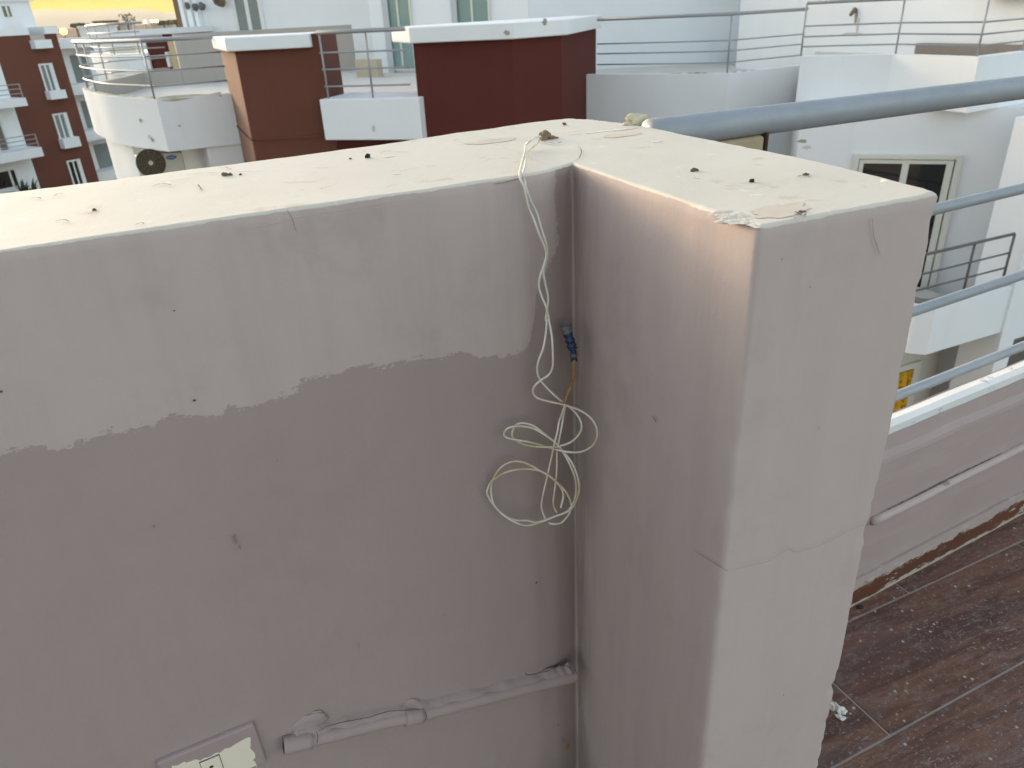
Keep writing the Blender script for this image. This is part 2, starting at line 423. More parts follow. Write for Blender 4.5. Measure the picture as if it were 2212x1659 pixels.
# ------------------------------------------------------------------ mortar lump, wires
LUMP = M('brown_mortar', (.24,.175,.115), .95, .4, 90, .8, 260, .002)
mb = MB()
h0 = onz(1180, 301, TOPZ)
mb.blob((h0.x-.002, h0.y, TOPZ+.004), .0085, 1.0, .9, 1.0, .8, 3, 3); mb.blob((h0.x+.009, h0.y+.001, TOPZ+.001), .006, 1.5, .8, .5, .8, 3, 9)
tag(mb.build('mortar_lump', LUMP), 'small brown mortar lump on the cream wall top where the white wires come out', 'mortar lump')
PUTTY = M('crumbly_yellow_mortar', (.60,.53,.38), .95, .3, 60, .8, 200, .002)
mb = MB()
hp = onz(1384, 266, TOPZ)
mb.blob((hp.x-.004, hp.y+.002, TOPZ+.004), .015, 1.1, .9, .75, .9, 3, 5); mb.blob((hp.x+.01, hp.y-.006, TOPZ), .013, 1, 1, .6, .9, 3, 6)
mb.blob((hp.x-.02, hp.y-.002, TOPZ), .010, 1.4, 1, .5, .9, 3, 8)
tag(mb.build('mortar_patch', PUTTY), 'crumbly yellowish mortar packed round the end of the thick grey pipe', 'mortar patch')

def W1(x, y): return (1008+x*.2952, 230.4+y*.2952)
def W2(x, y): return (979.2+x*.3126, 662.4+y*.3126)
HANG = Face(WA.hit(1050,1060,.012)[:2], q=onx(1294,930,.421)[:2])
def wire_pts(spec, zoff=0.0, ph=0):
    out = []
    for i, (k, x, y) in enumerate(spec):
        px, py = (W1(x,y) if k == 1 else W2(x,y))
        wob = .0035*math.sin(i*1.7+ph) + zoff
        if k == 1 and y < 262: out.append(onz(px, py, TOPZ+.012+wob*.3))
        elif k == 1 and y < 440: out.append(onz(px, py, TOPZ+.007+wob*.2))
        elif k == 1 and y < 500: out.append(onz(px, py+3, TOPZ+.004))
        else:
            if k == 1:
                w = min(1, (y-500)/900); f0 = WA.hit(px, py, .007+wob*.6+zoff); f1 = HANG.hit(px, py, wob)
                out.append(f0*(1-w*.6)+f1*(w*.6))
            else:
                w = min(1, .6+y/900); f0 = WA.hit(px, py, .008+wob*.6); f1 = HANG.hit(px, py, wob)
                out.append(f0*(1-w)+f1*w)
    return out
A1 = [(540,218),(500,228),(460,255),(432,280),(428,330),(410,390),(390,465),(394,530),(420,590),(432,650),(455,740),(490,820),(530,930),(565,1010),(582,1080),(565,1160),(535,1250),(530,1320),(550,1390),(580,1460),(600,1540)]
A2 = [(660,90),(680,200),(688,330),(685,420),(660,470),(610,505),(565,545),(550,590),(580,630),(660,655),(760,678),(870,715),(950,770),(990,840),(990,910),(950,970),(880,1003),(800,1005),(700,985),(600,955),(520,935),(430,920),(370,905),(350,880),(370,845),(420,828),(490,828),(560,845),(630,885),(700,935),(760,1000),(820,1080),(860,1180),(868,1270),(840,1360),(790,1415),(700,1450),(600,1490),(510,1512),(440,1495),(360,1450),(290,1385),(240,1310),(234,1270),(262,1210),(300,1180),(350,1150),(420,1130),(500,1122),(580,1130),(640,1155),(700,1200),(745,1255),(760,1310),(742,1390)]
B1 = [(535,240),(510,275),(460,315),(437,345),(430,420),(416,470),(425,540),(437,600),(470,690),(515,780),(550,900),(582,1000),(591,1080),(575,1150),(562,1210),(575,1290),(595,1390),(590,1480),(578,1560)]
B2 = [(645,90),(640,180),(620,290),(590,370),(580,440),(600,505),(660,575),(720,630),(790,685),(850,740),(885,810),(875,870),(820,930),(740,962),(640,970),(530,962),(450,935),(410,900),(410,860),(430,820),(480,805),(550,822),(620,870),(690,925),(740,980),(790,1060),(838,1170),(850,1250),(838,1330),(800,1400),(740,1435),(640,1470),(570,1490),(510,1478),(430,1475),(350,1440),(285,1375),(262,1300),(262,1250),(280,1180),(330,1110),(400,1072),(470,1072),(530,1095),(600,1135),(680,1185),(740,1235),(790,1300),(815,1370),(800,1430),(750,1490),(700,1502),(660,1495)]
T1 = [(835,372),(832,480),(806,560),(782,620),(770,680),(750,740),(730,800),(720,860),(700,940),(685,1010),(665,1100),(640,1210),(615,1320),(610,1390),(634,1465)]
T2 = [(838,372),(836,480),(812,560),(788,620),(774,690),(760,760),(745,850),(725,950),(715,1020),(715,1120),(705,1230),(692,1330),(695,1380),(716,1425)]
def wire_mat():
    t = NT('yellowed_white_wire')
    c = t.mix(t.step(t.noise(14, 4, .6), .45, .7), (.68,.63,.55), (.52,.41,.25)); t.bump(t.noise(300, 2), .15, .0005)
    return t.done(c, .45, .4)
WIRE = wire_mat()
BURNT = M('brown_stained_wire', (.34,.19,.06), .5, .5, 60, 0)
TAPE = M('blue_black_tape', (.012,.028,.075), .35, .6, 70, .6, 180, .002, spec=.5)
SILV = M('grey_tape_tip', (.13,.12,.115), .5, .5, 120, .5, 220, .001)
cab = empty('hanging_cable', WA.hit(1190,1060,.02), 'tangled pair of thin white wires hanging down the inner wall corner to a taped end', 'cable')
s1 = spline(wire_pts([(1,)+p for p in A1]+[(2,)+p for p in A2], .002, 0), 7)
s2 = spline(wire_pts([(1,)+p for p in B1]+[(2,)+p for p in B2], -.001, 2), 7)
WR = .00148
mb = MB(); mb.tube(s1, WR, 8); mb.build('wire', WIRE, cab, True)
mb = MB(); mb.tube(s2, WR, 8); mb.build('wire', WIRE, cab, True)
t1 = wire_pts([(2,)+p for p in T1], .001, 1); t2 = wire_pts([(2,)+p for p in T2], -.003, 3)
mb = MB(); p1 = spline(t1, 7); mb.tube(p1[26:], WR*.95, 8); mb.build('wire', WIRE, cab, True)
mb = MB(); p2 = spline(t2, 7); mb.tube(p2[26:], WR*.95, 8); mb.build('wire', WIRE, cab, True)
mb = MB(); mb.tube(p1[:28], WR*1.1, 8); mb.tube(p2[:28], WR*1.0, 8); mb.build('stained_wire', BURNT, cab, True)
# taped joint poking from the corner
tp = [WA.hit(*W2(780,128), .004), WA.hit(*W2(784,160), .010), WA.hit(*W2(800,215), .015), WA.hit(*W2(818,270), .019), WA.hit(*W2(828,300), .021), WA.hit(*W2(832,345), .022), WA.hit(*W2(835,376), .022)]
tpp = spline(tp, 8); n_ = len(tpp)
tr = [.0064+.0016*math.sin(i*1.1)*.5 if i < n_*.62 else .0042+.0006*math.sin(i*2.3) for i in range(n_)]
tr[0] = .0035
mb = MB(); mb.tube(tpp[10:], tr[10:], 12); tj = mb.build('taped_joint', TAPE, cab, True)
mb = MB(); mb.tube(tpp[:13], [r*1.15 for r in tr[:13]], 12); mb.build('joint_tip', SILV, tj, True)
mb = MB(); mb.tube(tpp[36:41], [.0049]*5, 12); mb.build('grey_band', SILV, tj, True)

# ------------------------------------------------------------------ painted conduit low on the wall
def K(x, y): return (288+x*.4687, 1382.4+y*.4687)
COND = M('painted_over_conduit', (.365,.283,.265), .7, .12, 18, .5, 90, .002)
con = empty('electrical_conduit', WA.hit(900,1545), 'painted over surface conduit running low along the shaded wall to the inner corner', 'conduit')
ax = [K(692,488), K(800,462), K(1000,415), K(1160,375), K(1310,345), K(1500,297), K(1750,235), K(1950,184), K(2032,164)]
path = spline([WA.hit(px, py, .0085 + .0012*math.sin(i*2.0)) for i, (px, py) in enumerate(ax)], 8)
CR = .0112
mb = MB(); mb.tube(path, [CR*(1+.05*noise.noise(p*40)) for p in path], 18); mb.build('pipe', COND, con, True)
def seg_of(i0, i1, r):
    m_ = MB(); m_.tube([path[i] for i in range(i0, i1+1)], r, 18); return m_
seg_of(0, 9, CR*1.22).build('end_socket', COND, con, True)
seg_of(29, 33, CR*1.28).build('coupling', COND, con, True)
# plaster smeared between pipe and wall, cracked along its upper edge
mb = MB()
vs=[]; fs=[]; N_=len(path)*4; 
for i in range(N_):
    t_ = i/(N_-1)*(len(path)-1); k_ = min(int(t_), len(path)-2); p = path[k_].lerp(path[k_+1], t_-k_)
    h_ = .017+.006*noise.noise(Vector((t_*.35,0,0)))+.0012*noise.noise(Vector((t_*.8,3,0)))
    if t_ < 6: h_ *= t_/6*.8+.2
    f_ = p - WA.n*.0085
    for (dz, o_) in ((.0045,.0165),(h_*.72,.0105+.0015*noise.noise(Vector((t_*.4,7,0)))),(h_,.003),(h_+.002,-.003)):
        q_ = f_ + WA.n*o_; vs.append((q_.x,q_.y,f_.z+dz))
for i in range(N_-1):
    for j in range(3): fs.append((i*4+j,i*4+j+1,i*4+4+j+1,i*4+4+j))
mb.add(vs, fs)
for px, py, s_ in [K(800,385)+(.020,), K(790,415)+(.015,), K(1280,300)+(.013,), K(835,350)+(.010,)]:
    c = WA.hit(px, py, 0); mb.blob(c, s_, 1.25, .26, .9, .5, 3, px)
mb.build('plaster_fillet', COND, con, True)
for pts, w in [([(850,418),(900,398),(990,372),(1060,362),(1180,330),(1290,322),(1335,325)],.0020), ([(1805,148),(1820,160),(1900,143),(1980,118),(2010,130),(2032,160)],.0022), ([(845,420),(850,450),(843,486)],.0012),([(1347,330),(1352,352),(1345,378)],.0012)]:
    mb = MB(); ribbon(mb, [WA.hit(*K(*p), .021 if w < .0015 else .014) for p in pts], w, (WA.n+Vector((0,0,.6))).normalized()); mb.build('crack', CRACK, con)
HOLE = M('dark_conduit_mouth', (.05,.022,.012), .9, .3, 60, 0)
mb = MB(); a0 = path[0]; d0 = (path[0]-path[3]).normalized()
mb.tube([a0-d0*.001, a0+d0*.0004], [CR*1.05, CR*1.0], 16); mb.build('pipe_mouth', HOLE, con)
CHIP = M('white_chip', (.75,.72,.66), .9, .1, 50, .3)

# ------------------------------------------------------------------ switch plate, half buried in paint
def PL(x, y): return (288+x*.20833, 1497.6+y*.20833)
tl = WA.hit(*PL(230,680)); trr = WA.hit(*PL(1240,265))
e1 = (trr-tl).normalized(); e2 = e1.cross(WA.n).normalized()
if e2.z > 0: e2 = -e2
def on_plate(x, y):
    h = WA.hit(*PL(x,y)) - tl; return (h.dot(e1), h.dot(e2))
def ppt(u, v, o): return tl + e1*u + e2*v + WA.n*o
PW = (trr-tl).length; PH = PW*.66
plate = empty('switch_plate', ppt(PW/2, PH/2, 0), 'wall switch plate low on the left, overpainted rim flaked off its cream face', 'switch plate')
RIM = M('overpainted_plastic', (.365,.28,.268), .6, .1, 30, .3, 120, .001)
CREAM = M('aged_cream_plastic', (.80,.715,.575), .4, .06, 14, .05, spec=.45)
mb = MB()
def plbox(u0,u1,v0,v1,o0,o1): mb.hexa([ppt(u0,v1,o0),ppt(u1,v1,o0),ppt(u1,v1,o1),ppt(u0,v1,o1),ppt(u0,v0,o0),ppt(u1,v0,o0),ppt(u1,v0,o1),ppt(u0,v0,o1)])
plbox(0, PW, 0, PH, -.004, .009)
mb.build('plate_frame', RIM, plate, bevel=.0035)
poly = [(392,697),(455,690),(520,652),(548,660),(640,628),(690,640),(720,618),(790,600),(850,562),(890,560),(940,520),(1000,506),(1050,470),(1120,432),(1170,405),(1206,402),(1204,520),(1225,535),(1252,572),(1254,612),(1225,640),(1250,645),(1268,690),(1262,740)]
uv = [on_plate(*p) for p in poly]
uv += [(uv[-1][0]+.002, PH*.93), (uv[0][0]-.002, PH*.95)]
vs = [ppt(u,v,.0092) for u,v in uv]+[ppt(u,v,.0101) for u,v in uv]; n_ = len(uv)
mb = MB(); mb.add(vs, [tuple(range(n_,2*n_))]+[(i,(i+1)%n_,n_+(i+1)%n_,n_+i) for i in range(n_)])
mb.build('exposed_face', CREAM, plate)
q = [on_plate(*p) for p in [(684,662),(878,582),(948,780)]]
w_ = Vector(q[1])-Vector(q[0]); dn = Vector(q[2])-Vector(q[1])
q3 = [Vector(q[0]), Vector(q[1]), Vector(q[1])+dn*1.6, Vector(q[0])+dn*1.6]
GAP = M('dark_gap', (.10,.09,.07), .8, .1, 20, 0)
mb = MB(); cc = sum(q3, Vector((0,0)))/4
g = [cc+(p-cc)*1.07 for p in q3]
mb.add([ppt(p.x,p.y,.0104) for p in g], [(0,1,2,3)]); mb.build('module_gap', GAP, plate)
mb = MB(); mb.hexa([ppt(p.x,p.y,.0095) for p in q3]+[ppt(p.x,p.y,.0116) for p in q3])
mod = mb.build('blank_module', CREAM, plate, bevel=.0006)
hc = Vector(on_plate(802,692)); mb = MB()
mb.add([ppt(hc.x+.0024*math.cos(a)*1.15, hc.y+.0024*math.sin(a), .0119) for a in [k*math.pi/8 for k in range(16)]], [tuple(range(16))])
mb.build('screw_hole', HOLE, mod)
RUST = M('rust_stain', (.22,.12,.05), .9, .4, 60, 0)
mb = MB(); mb.blob(WA.hit(1226,1613,.001), .006, .7, .3, 1.2, .7, 2, 2); mb.build('rust_spot', RUST, wall)

# ------------------------------------------------------------------ pebbles and droppings on top
BIT = M('grey_brown_crumb', (.15,.12,.09), .95, .5, 150, .6, 300, .001)
BITB = M('black_crumb', (.035,.030,.026), .9, .5, 150, .6, 300, .001)
BITO = M('brown_crumb', (.16,.10,.055), .95, .5, 150, .6, 300, .001)
bits = [(487,380,.0050,BIT,2,'grey brown double crumb on the long wall top, left of the black peaked one'),
        (519,378,.0026,BITO,1,'small flat brown flake right beside the grey double crumb'),
        (794,341,.0052,BITB,1,'black peaked crumb standing alone near the middle of the long wall top'),
        (757,344,.0024,BITO,1,'tiny rusty flake just left of the black peaked crumb'),
        (1219,270,.0048,BITO,1,'brown lump near the far corner of the cream wall top, above the wires'),
        (1497,371,.0044,BIT,2,'mottled pale and dark crumb on the wing top nearest the inner corner'),
        (1624,393,.0036,BITB,1,'small black crumb midway along the wing top'),
        (1738,380,.0036,BITO,2,'curled brown flake near the right outer edge of the wing top'),
        (1730,461,.0034,BIT,2,'dark twig-like scrap by the front edge of the wing top'),
        (205,455,.0030,BITO,1,'brown scrap at the left part of the long wall top')]
for k, (px, py, r, m_, cnt, lab) in enumerate(bits):
    c = onz(px, py, TOPZ); mb = MB(); r *= .68
    mb.blob((c.x, c.y, TOPZ+r*.55), r, 1.1, .9, .95 if m_ is BITB else .75, .9, 2, k+20)
    if cnt == 2: mb.blob((c.x+r*1.7, c.y+r*.2, TOPZ+r*.4), r*.8, 1.2, .9, .7, .9, 2, k+40)
    tag(mb.build('crumb', m_), lab, 'crumb', 'bits of debris on the wall top')

# ------------------------------------------------------------------ terrace floor: wood-look planks
def plank_mat():
    t = NT('wood_look_tile')
    at = t.n('ShaderNodeAttribute', attribute_name='plank'); pid = at.outputs['Fac']
    off = t.n('ShaderNodeCombineXYZ'); t.l(t.math('MULTIPLY', pid, 7.3), off.inputs[0]); t.l(t.math('MULTIPLY', pid, 3.1), off.inputs[1])
    ad = t.n('ShaderNodeVectorMath', operation='ADD'); t.l(t.co, ad.inputs[0]); t.l(off.outputs[0], ad.inputs[1])
    v = ad.outputs[0]
    g1 = t.step(t.noise(1, 6, .65, t.scaled((2.2, 22, 1), v), 'Fac', 1.4), .34, .66)
    g2 = t.noise(1, 5, .7, t.scaled((9, 120, 1), v), 'Fac', .6)
    c = t.mix(g1, (.084,.036,.025), (.200,.092,.056))
    c = t.mix(t.math('MULTIPLY', t.step(g2, .5, .7), .7), c, (.056,.031,.027))
    c = t.mix(t.math('MULTIPLY', t.step(t.noise(1, 4, .6, t.scaled((2,6,1), v)), .48, .66), .5), c, (.14,.085,.078))
    # lime haze, paint spatter and dust
    c = t.mix(t.math('MULTIPLY', t.step(t.noise(1, 7, .8, t.scaled((16,40,16)), 'Fac', 1.2), .48, .68), .50), c, (.25,.205,.185))
    c = t.mix(t.math('MULTIPLY', t.step(t.noise(90, 5, .75), .575, .67), .7), c, (.42,.36,.32))
    vo = t.n('ShaderNodeTexVoronoi'); vo.inputs['Scale'].default_value = 46; t.l(t.co, vo.inputs['Vector'])
    c = t.mix(t.math('MULTIPLY', t.step(t.noise(1, 6, .75, t.scaled((30,85,30)), 'Fac', 2.0), .56, .64), t.step(t.noise(3.2, 3), .42, .62)), c, (.36,.30,.265))
    c = t.mix(t.math('MULTIPLY', t.step(vo.outputs['Distance'], .20, .12), t.step(t.noise(13, 2), .52, .60)), c, (.50,.45,.40))
    vo2 = t.n('ShaderNodeTexVoronoi'); vo2.inputs['Scale'].default_value = 13; t.l(t.co, vo2.inputs['Vector'])
    c = t.mix(t.math('MULTIPLY', t.step(vo2.outputs['Distance'], .16, .10), t.step(t.noise(5, 2), .55, .60)), c, (.34,.33,.36))
    t.bump(t.math('ADD', g2, t.noise(60, 4)), .3, .0012)
    return t.done(c, t.step(t.noise(8, 4), .3, .7, .42, .68), .4)
PLANK = plank_mat()
GROUT = M('dirty_pale_grout', (.42,.36,.31), .9, .35, 20, .4, 120, .002)
FLOOR = -1.41
fd = Vector((math.cos(math.radians(3.2)), math.sin(math.radians(3.2)), 0)); fn = Vector((-fd.y, fd.x, 0))
o0 = onz(1924, 1588, FLOOR)                                 # a grout crossing
L1p = onz(2000, 1264.6, FLOOR)
pw = (L1p-o0).dot(fn)
verts=[]; faces=[]; ids=[]; mi=[]
pl = .8208; gr = .0042
joint = {0: 0.0, 1: (onz(1972,1286,FLOOR)-o0).dot(fd), -1: -.35, -2: -.12}
for r in range(-4, 12):
    v0 = r*pw+gr/2; v1 = (r+1)*pw-gr/2
    # row r spans from line r to r+1 ; line 0 passes o0, line 1 passes L1
    ph = joint.get(r, (r*.37) % pl) if r != 0 else (onz(1870,1539,FLOOR)-o0).dot(fd)
    for k in range(-6, 9):
        u0 = ph+k*pl+gr/2; u1 = ph+(k+1)*pl-gr/2
        b = len(verts); ch = .0012
        zt = FLOOR+.0006*noise.noise(Vector((r*1.7,k*2.3,0)))
        for uu, vv, z in [(u0,v0,FLOOR-.003),(u1,v0,FLOOR-.003),(u1,v1,FLOOR-.003),(u0,v1,FLOOR-.003),(u0+ch,v0+ch,zt),(u1-ch,v0+ch,zt),(u1-ch,v1-ch,zt),(u0+ch,v1-ch,zt)]:
            p = o0+fd*uu+fn*vv; verts.append(Vector((p.x,p.y,z))); ids.append(random.Random(r*31+k).random()*10)
        faces += [(b+4,b+5,b+6,b+7),(b,b+1,b+5,b+4),(b+1,b+2,b+6,b+5),(b+2,b+3,b+7,b+6),(b+3,b,b+4,b+7)]
LW = Face(onz(1859,1291,FLOOR)[:2], d=(math.cos(math.radians(6.6)), math.sin(math.radians(6.6))))
def clipfloor():
    mb = MB(); mb.add(verts, faces, 0)
    g0 = [LW.pt(-2.2,0,-.05), LW.pt(5,0,-.05), Vector((5.5,-2.5,0)), Vector((-2.6,-2.5,0)), Vector((-2.6,.8,0)), Vector((.3,1.1,0))]
    mb.prism(g0, -15.4, FLOOR-.0022, 1)
    o = mb.build('terrace_floor', [PLANK, GROUT])
    at = o.data.attributes.new('plank', 'FLOAT', 'POINT')
    for i, x in enumerate(ids): at.data[i].value = x
    # cut planks where they would run out past the low wall, the long wall and the building edge
    bm = bmesh.new(); bm.from_mesh(o.data)
    for (p, n_) in [(LW.pt(0,0,-.06), -LW.n), (Vector((-2.58,0,0)), Vector((-1,0,0))), (Vector((0,-2.48,0)), Vector((0,-1,0))), (Vector((5.0,0,0)), Vector((1,0,0)))]:
        gm = [f for f in bm.faces if f.material_index == 0]
        ge = set(e for f in gm for e in f.edges); gv = set(v for f in gm for v in f.verts)
        bmesh.ops.bisect_plane(bm, geom=gm+list(ge)+list(gv), plane_co=p, plane_no=n_, clear_outer=True)
    bm.to_mesh(o.data); bm.free()
    return tag(o, kind='structure')
clipfloor()
mb = MB(); c = onz(1816,1538,FLOOR); mb.blob((c.x,c.y,FLOOR+.006), .014, .8, .8, .7, .9, 3, 31); mb.blob((c.x-.006,c.y+.018,FLOOR+.006), .011, .8, 1, .7, .9, 3, 33); mb.blob((c.x-.012,c.y-.012,FLOOR+.003), .008, 1, 1, .5, .9, 3, 35)
tag(mb.build('plaster_crumb', CHIP, smooth=False), 'white plaster crumb on the brown floor at the foot of the wing', 'plaster crumb')
mb = MB(); c = onz(1857,1313,FLOOR); mb.blob((c.x,c.y,FLOOR+.003), .007, 1.3, .8, .6, .7, 2, 51)
tag(mb.build('black_speck', BITB), 'black speck on the narrow tile beside the wing foot', 'debris')

# ------------------------------------------------------------------ low wall under the railing
def skirt_mat():
    t = NT('brown_skirting_tile'); x, y, z = t.xyz(); zz = t.math('SUBTRACT', z, CAMZ)
    c = t.mix(t.noise(1, 5, .6, t.scaled((5, 5, 40))), (.085,.030,.016), (.15,.058,.030))
    sm = t.math('ADD', zz, t.math('MULTIPLY', t.math('SUBTRACT', t.noise(1, 6, .75, t.scaled((22,22,60))), .5), .075))
    c = t.mix(t.step(sm, -1.352, -1.348), c, (.42,.345,.32))
    c = t.mix(t.step(t.math('ADD', zz, t.math('MULTIPLY', t.math('SUBTRACT', t.noise(1, 6, .75, t.scaled((18,18,50))), .5), .05)), -1.397, -1.401), c, (.46,.40,.34))
    c = t.mix(t.math('MULTIPLY', t.step(t.noise(1, 6, .75, t.scaled((14,14,40))), .575, .60), .9), c, (.50,.43,.38))
    t.bump(t.noise(50, 4), .3, .002); return t.done(c, .5, .4)
SKIRT = skirt_mat()
def low_mat():
    t = NT('low_wall_paint'); 
    c = t.mix(t.noise(4, 5), (.368,.283,.268), (.422,.338,.316))
    c = t.mix(t.math('MULTIPLY', t.step(t.noise(1, 5, .6, t.scaled((3,3,22))), .48, .66), .4), c, (.44,.365,.335))
    c = t.mix(t.math('MULTIPLY', t.step(t.noise(14, 6, .7), .60, .72), .35), c, (.30,.24,.20))
    t.bump(t.noise(30, 4), .35, .003); return t.done(c, .7, .3)
LOWP = low_mat()
def bar_mat():
    t = NT('chipped_white_bar')
    c = t.mix(t.noise(6, 5), (.70,.70,.68), (.80,.80,.78))
    c = t.mix(t.step(t.noise(1, 6, .75, t.scaled((16,16,40))), .62, .66), c, (.42,.44,.44))
    c = t.mix(t.step(t.noise(1, 6, .75, t.scaled((9,9,30))), .64, .70), c, (.60,.50,.36))
    t.bump(t.noise(60, 4), .4, .001); return t.done(c, .55, .4)
BAR = bar_mat()
low = empty('low_wall', LW.pt(.8, FLOOR), 'low pink beige upstand wall with white chipped top bar behind the wing, over brown tiles', 'wall')
s0, s1 = -1.0, 4.6
zL = {k: LW.sz(*p, o)[1] for k, p, o in [('bt',(1935,910),-.02),('bb',(1930,942),-.01),('cv',(1920,992),.012)]}
def sweep(prof, mat, name, parent, s0=s0, s1=s1, step=.02, wob=.0015, sm=True):
    n = int((s1-s0)/step); vs=[]; fs=[]; k = len(prof)
    for i in range(n+1):
        s_ = s0+(s1-s0)*i/n
        for j, (o, z) in enumerate(prof):
            vs.append(LW.pt(s_, z+wob*noise.noise(Vector((s_*9,j*.7,1))), o+wob*1.6*noise.noise(Vector((s_*6,j*.7,5)))))
    for i in range(n):
        for j in range(k): fs.append((i*k+j, i*k+(j+1)%k, (i+1)*k+(j+1)%k, (i+1)*k+j))
    fs += [tuple(range(k)), tuple(range(n*k, n*k+k))[::-1]]
    m_ = MB(); m_.add(vs, fs); return m_.build(name, mat, parent, smooth=False)
bt, bb, cv = zL['bt'], zL['bb'], zL['cv']
sweep([(-.085,FLOOR-.02),(.0,FLOOR-.02),(.004,-1.30),(.008,-1.2),(.010,cv-.01),(.008,cv),(-.002,cv+.014),(-.007,bb+.012),(-.010,bb),(-.085,bb)], LOWP, 'wall_face', low)
sweep([(-.048,bb+.001),(-.009,bb+.001),(-.009,bt),(-.028,bt+.003),(-.048,bt)], BAR, 'top_bar', low, wob=.0008)
zk = LW.sz(1872,1240,.008)[1]
sweep([(.002,FLOOR+.001),(.012,FLOOR+.001),(.0115,zk+.004),(.002,zk+.004)], SKIRT, 'skirting', low, wob=.0012)
# conduit on the low wall, one thing with its crack
lc = empty('electrical_conduit', LW.pt(.6, -1.16), 'thin painted conduit running along the low wall beneath the railing, above the brown skirting', 'conduit')
za, zb = LW.sz(1895,1120,.012)[1], LW.sz(2212,962,.012)[1]
sa, sb = LW.azs(1895,1120,.012), LW.azs(2212,962,.012)
pth = [LW.pt(s_, za+(zb-za)*(s_-sa)/(sb-sa)*.8, .013+.002*noise.noise(Vector((s_*5,0,0)))) for s_ in [sa-.02+.03*k for k in range(90)]]
mb = MB(); mb.tube(pth, .0115, 14); mb.build('pipe', M('pale_painted_pipe', (.50,.405,.375), .7, .12, 18, .5, 90, .002), lc, True)
mb = MB(); ribbon(mb, [p+Vector((0,0,.0125))-LW.n*.001 for p in pth[1:18]], .0040, (LW.n+Vector((0,0,.7))).normalized(), .6); mb.build('crack', CRACK, lc)
mb = MB(); mb.blob(pth[9]+Vector((0,0,.009))+LW.n*.004, .007, 1.8, .7, .6, .8, 2, 5); mb.build('peeling_paint', COND, lc)

# ------------------------------------------------------------------ near railing
rail = empty('railing', onz(1600,280,TOPZ-.01), 'blue grey steel railing with thick top pipe fixed to the corner wall beside the camera', 'railing')
def galv():
    t = NT('blue_grey_galvanised_pipe')
    c = t.mix(t.noise(1, 5, .6, t.scaled((4,40,40))), (.26,.285,.31), (.38,.405,.43))
    c = t.mix(t.math('MULTIPLY', t.step(t.noise(22, 6, .7), .58, .72), .35), c, (.30,.26,.22))
    t.bump(t.noise(140, 4), .12, .0008)
    return t.done(c, t.step(t.noise(18, 4), .3, .7, .48, .66), .4, .2)
GALV = galv()
za_ = TOPZ-.012
pa = onz(1480, 281, za_); RD = Vector((math.cos(math.radians(6.6)), math.sin(math.radians(6.6)), 0))
RP = Face(pa[:2], d=RD[:2])
pb = RP.hit(2212, 189)
tdir = (pb-pa).normalized()
mb = MB(); mb.tube([pa+tdir*(-.075+.05*k) for k in range(70)], .0245, 24); mb.build('top_pipe', GALV, rail, True)
for (x0,y0,x1,y1) in [(2040,447,2212,407),(1995,665,2212,592),(1955,848,2212,746)]:
    a = RP.hit(x0,y0); b = RP.hit(x1,y1); d = (b-a).normalized(); d = (d + Vector((0,0,-d.z*.25))).normalized()
    a = a - d*.62
    mb = MB(); mb.tube([a+d*(.05*k) for k in range(80)], .0128, 16); mb.build('rail', GALV, rail, True)
for s_ in (2.1, 3.6):
    mb = MB(); p = RP.pt(s_, 0)
    mb.tube([Vector((p.x,p.y,bt+.001)), Vector((p.x,p.y,za_-.02))], .016, 14); mb.build('post', GALV, rail, True)

b0 = RP.sz(1578,315,.0); b1 = RP.sz(1634,305,.0)
mb = MB(); mb.fbox(RP, b0[0]-.04, b1[0], b1[1]-.06, b1[1]+.012, -.03, .02)
mb.build('mortar_pad', M('stained_mortar', (.42,.34,.22), .95, .3, 30, .6), rail, bevel=.006)
mb = MB(); mb.fbox(RP, b1[0]+.0005, b1[0]+.006, b1[1]-.06, b1[1]+.016, -.03, .022); mb.build('dark_edge', M('dark_edge_brown', (.07,.035,.02), .9, .3, 30, 0), rail)  # thin dark brown strip along the pad's right edge

# ================================================================== the building across the street
LZ = -1.30                                                  # its parapet ledges
def ring(pxs, z): return [onz(x, y, z) for x, y in pxs]
BASE = -15.4
c1 = ring([(191,190),(225,198),(262,204),(300,210),(337,214.5)], LZ)
c1_line = [Vector(v[:2]) for v in spline([Vector(p+(0,)) for p in [(-2.0,24.6),(-2.5,23.9),(-2.62,23.1),(-2.47,22.1),(-2.22,21.1),(-1.87,19.85),(-1.33,18.72),(c1[-1].x,c1[-1].y)]], 5)]
c1_flat_r = onz(495,201,LZ)
corner = Vector(c1[-1][:2]); flat = [corner, Vector((c1_flat_r.x, c1_flat_r.y)), Vector((1.2, 17.8))]
FC1 = Face(flat[0], q=flat[1])
bld = empty('apartment_building', (3,18,BASE), 'white and maroon apartment block across the street with curved corner balcony and roof terrace', 'building')
zb1 = FC1.sz(363,328)[1]
mb = MB(); mb.band(c1_line+[flat[1], flat[2]], .18, zb1, LZ); mb.build('curved_balcony', WHITE, bld)
ledgecrumb = M('crumbling_ledge_mortar', (.55,.50,.38), .95, .35, 8, .6, 40, .01)
mb = MB(); tot = []
for a, b in zip(c1_line[:-1]+[c1_line[-1]], c1_line[1:]+[flat[1]]):
    tot += [a+(b-a)*(k/6) for k in range(6)]
mb.tube([Vector((p.x+.07, p.y+.07, LZ-.035)) for p in tot], [.062+.035*noise.noise(Vector((p.x*2.3,p.y*2.3,0)))+.02*noise.noise(Vector((p.x*9,p.y*9,4))) for p in tot], 8)
mb.build('ledge_mortar', ledgecrumb, bld)
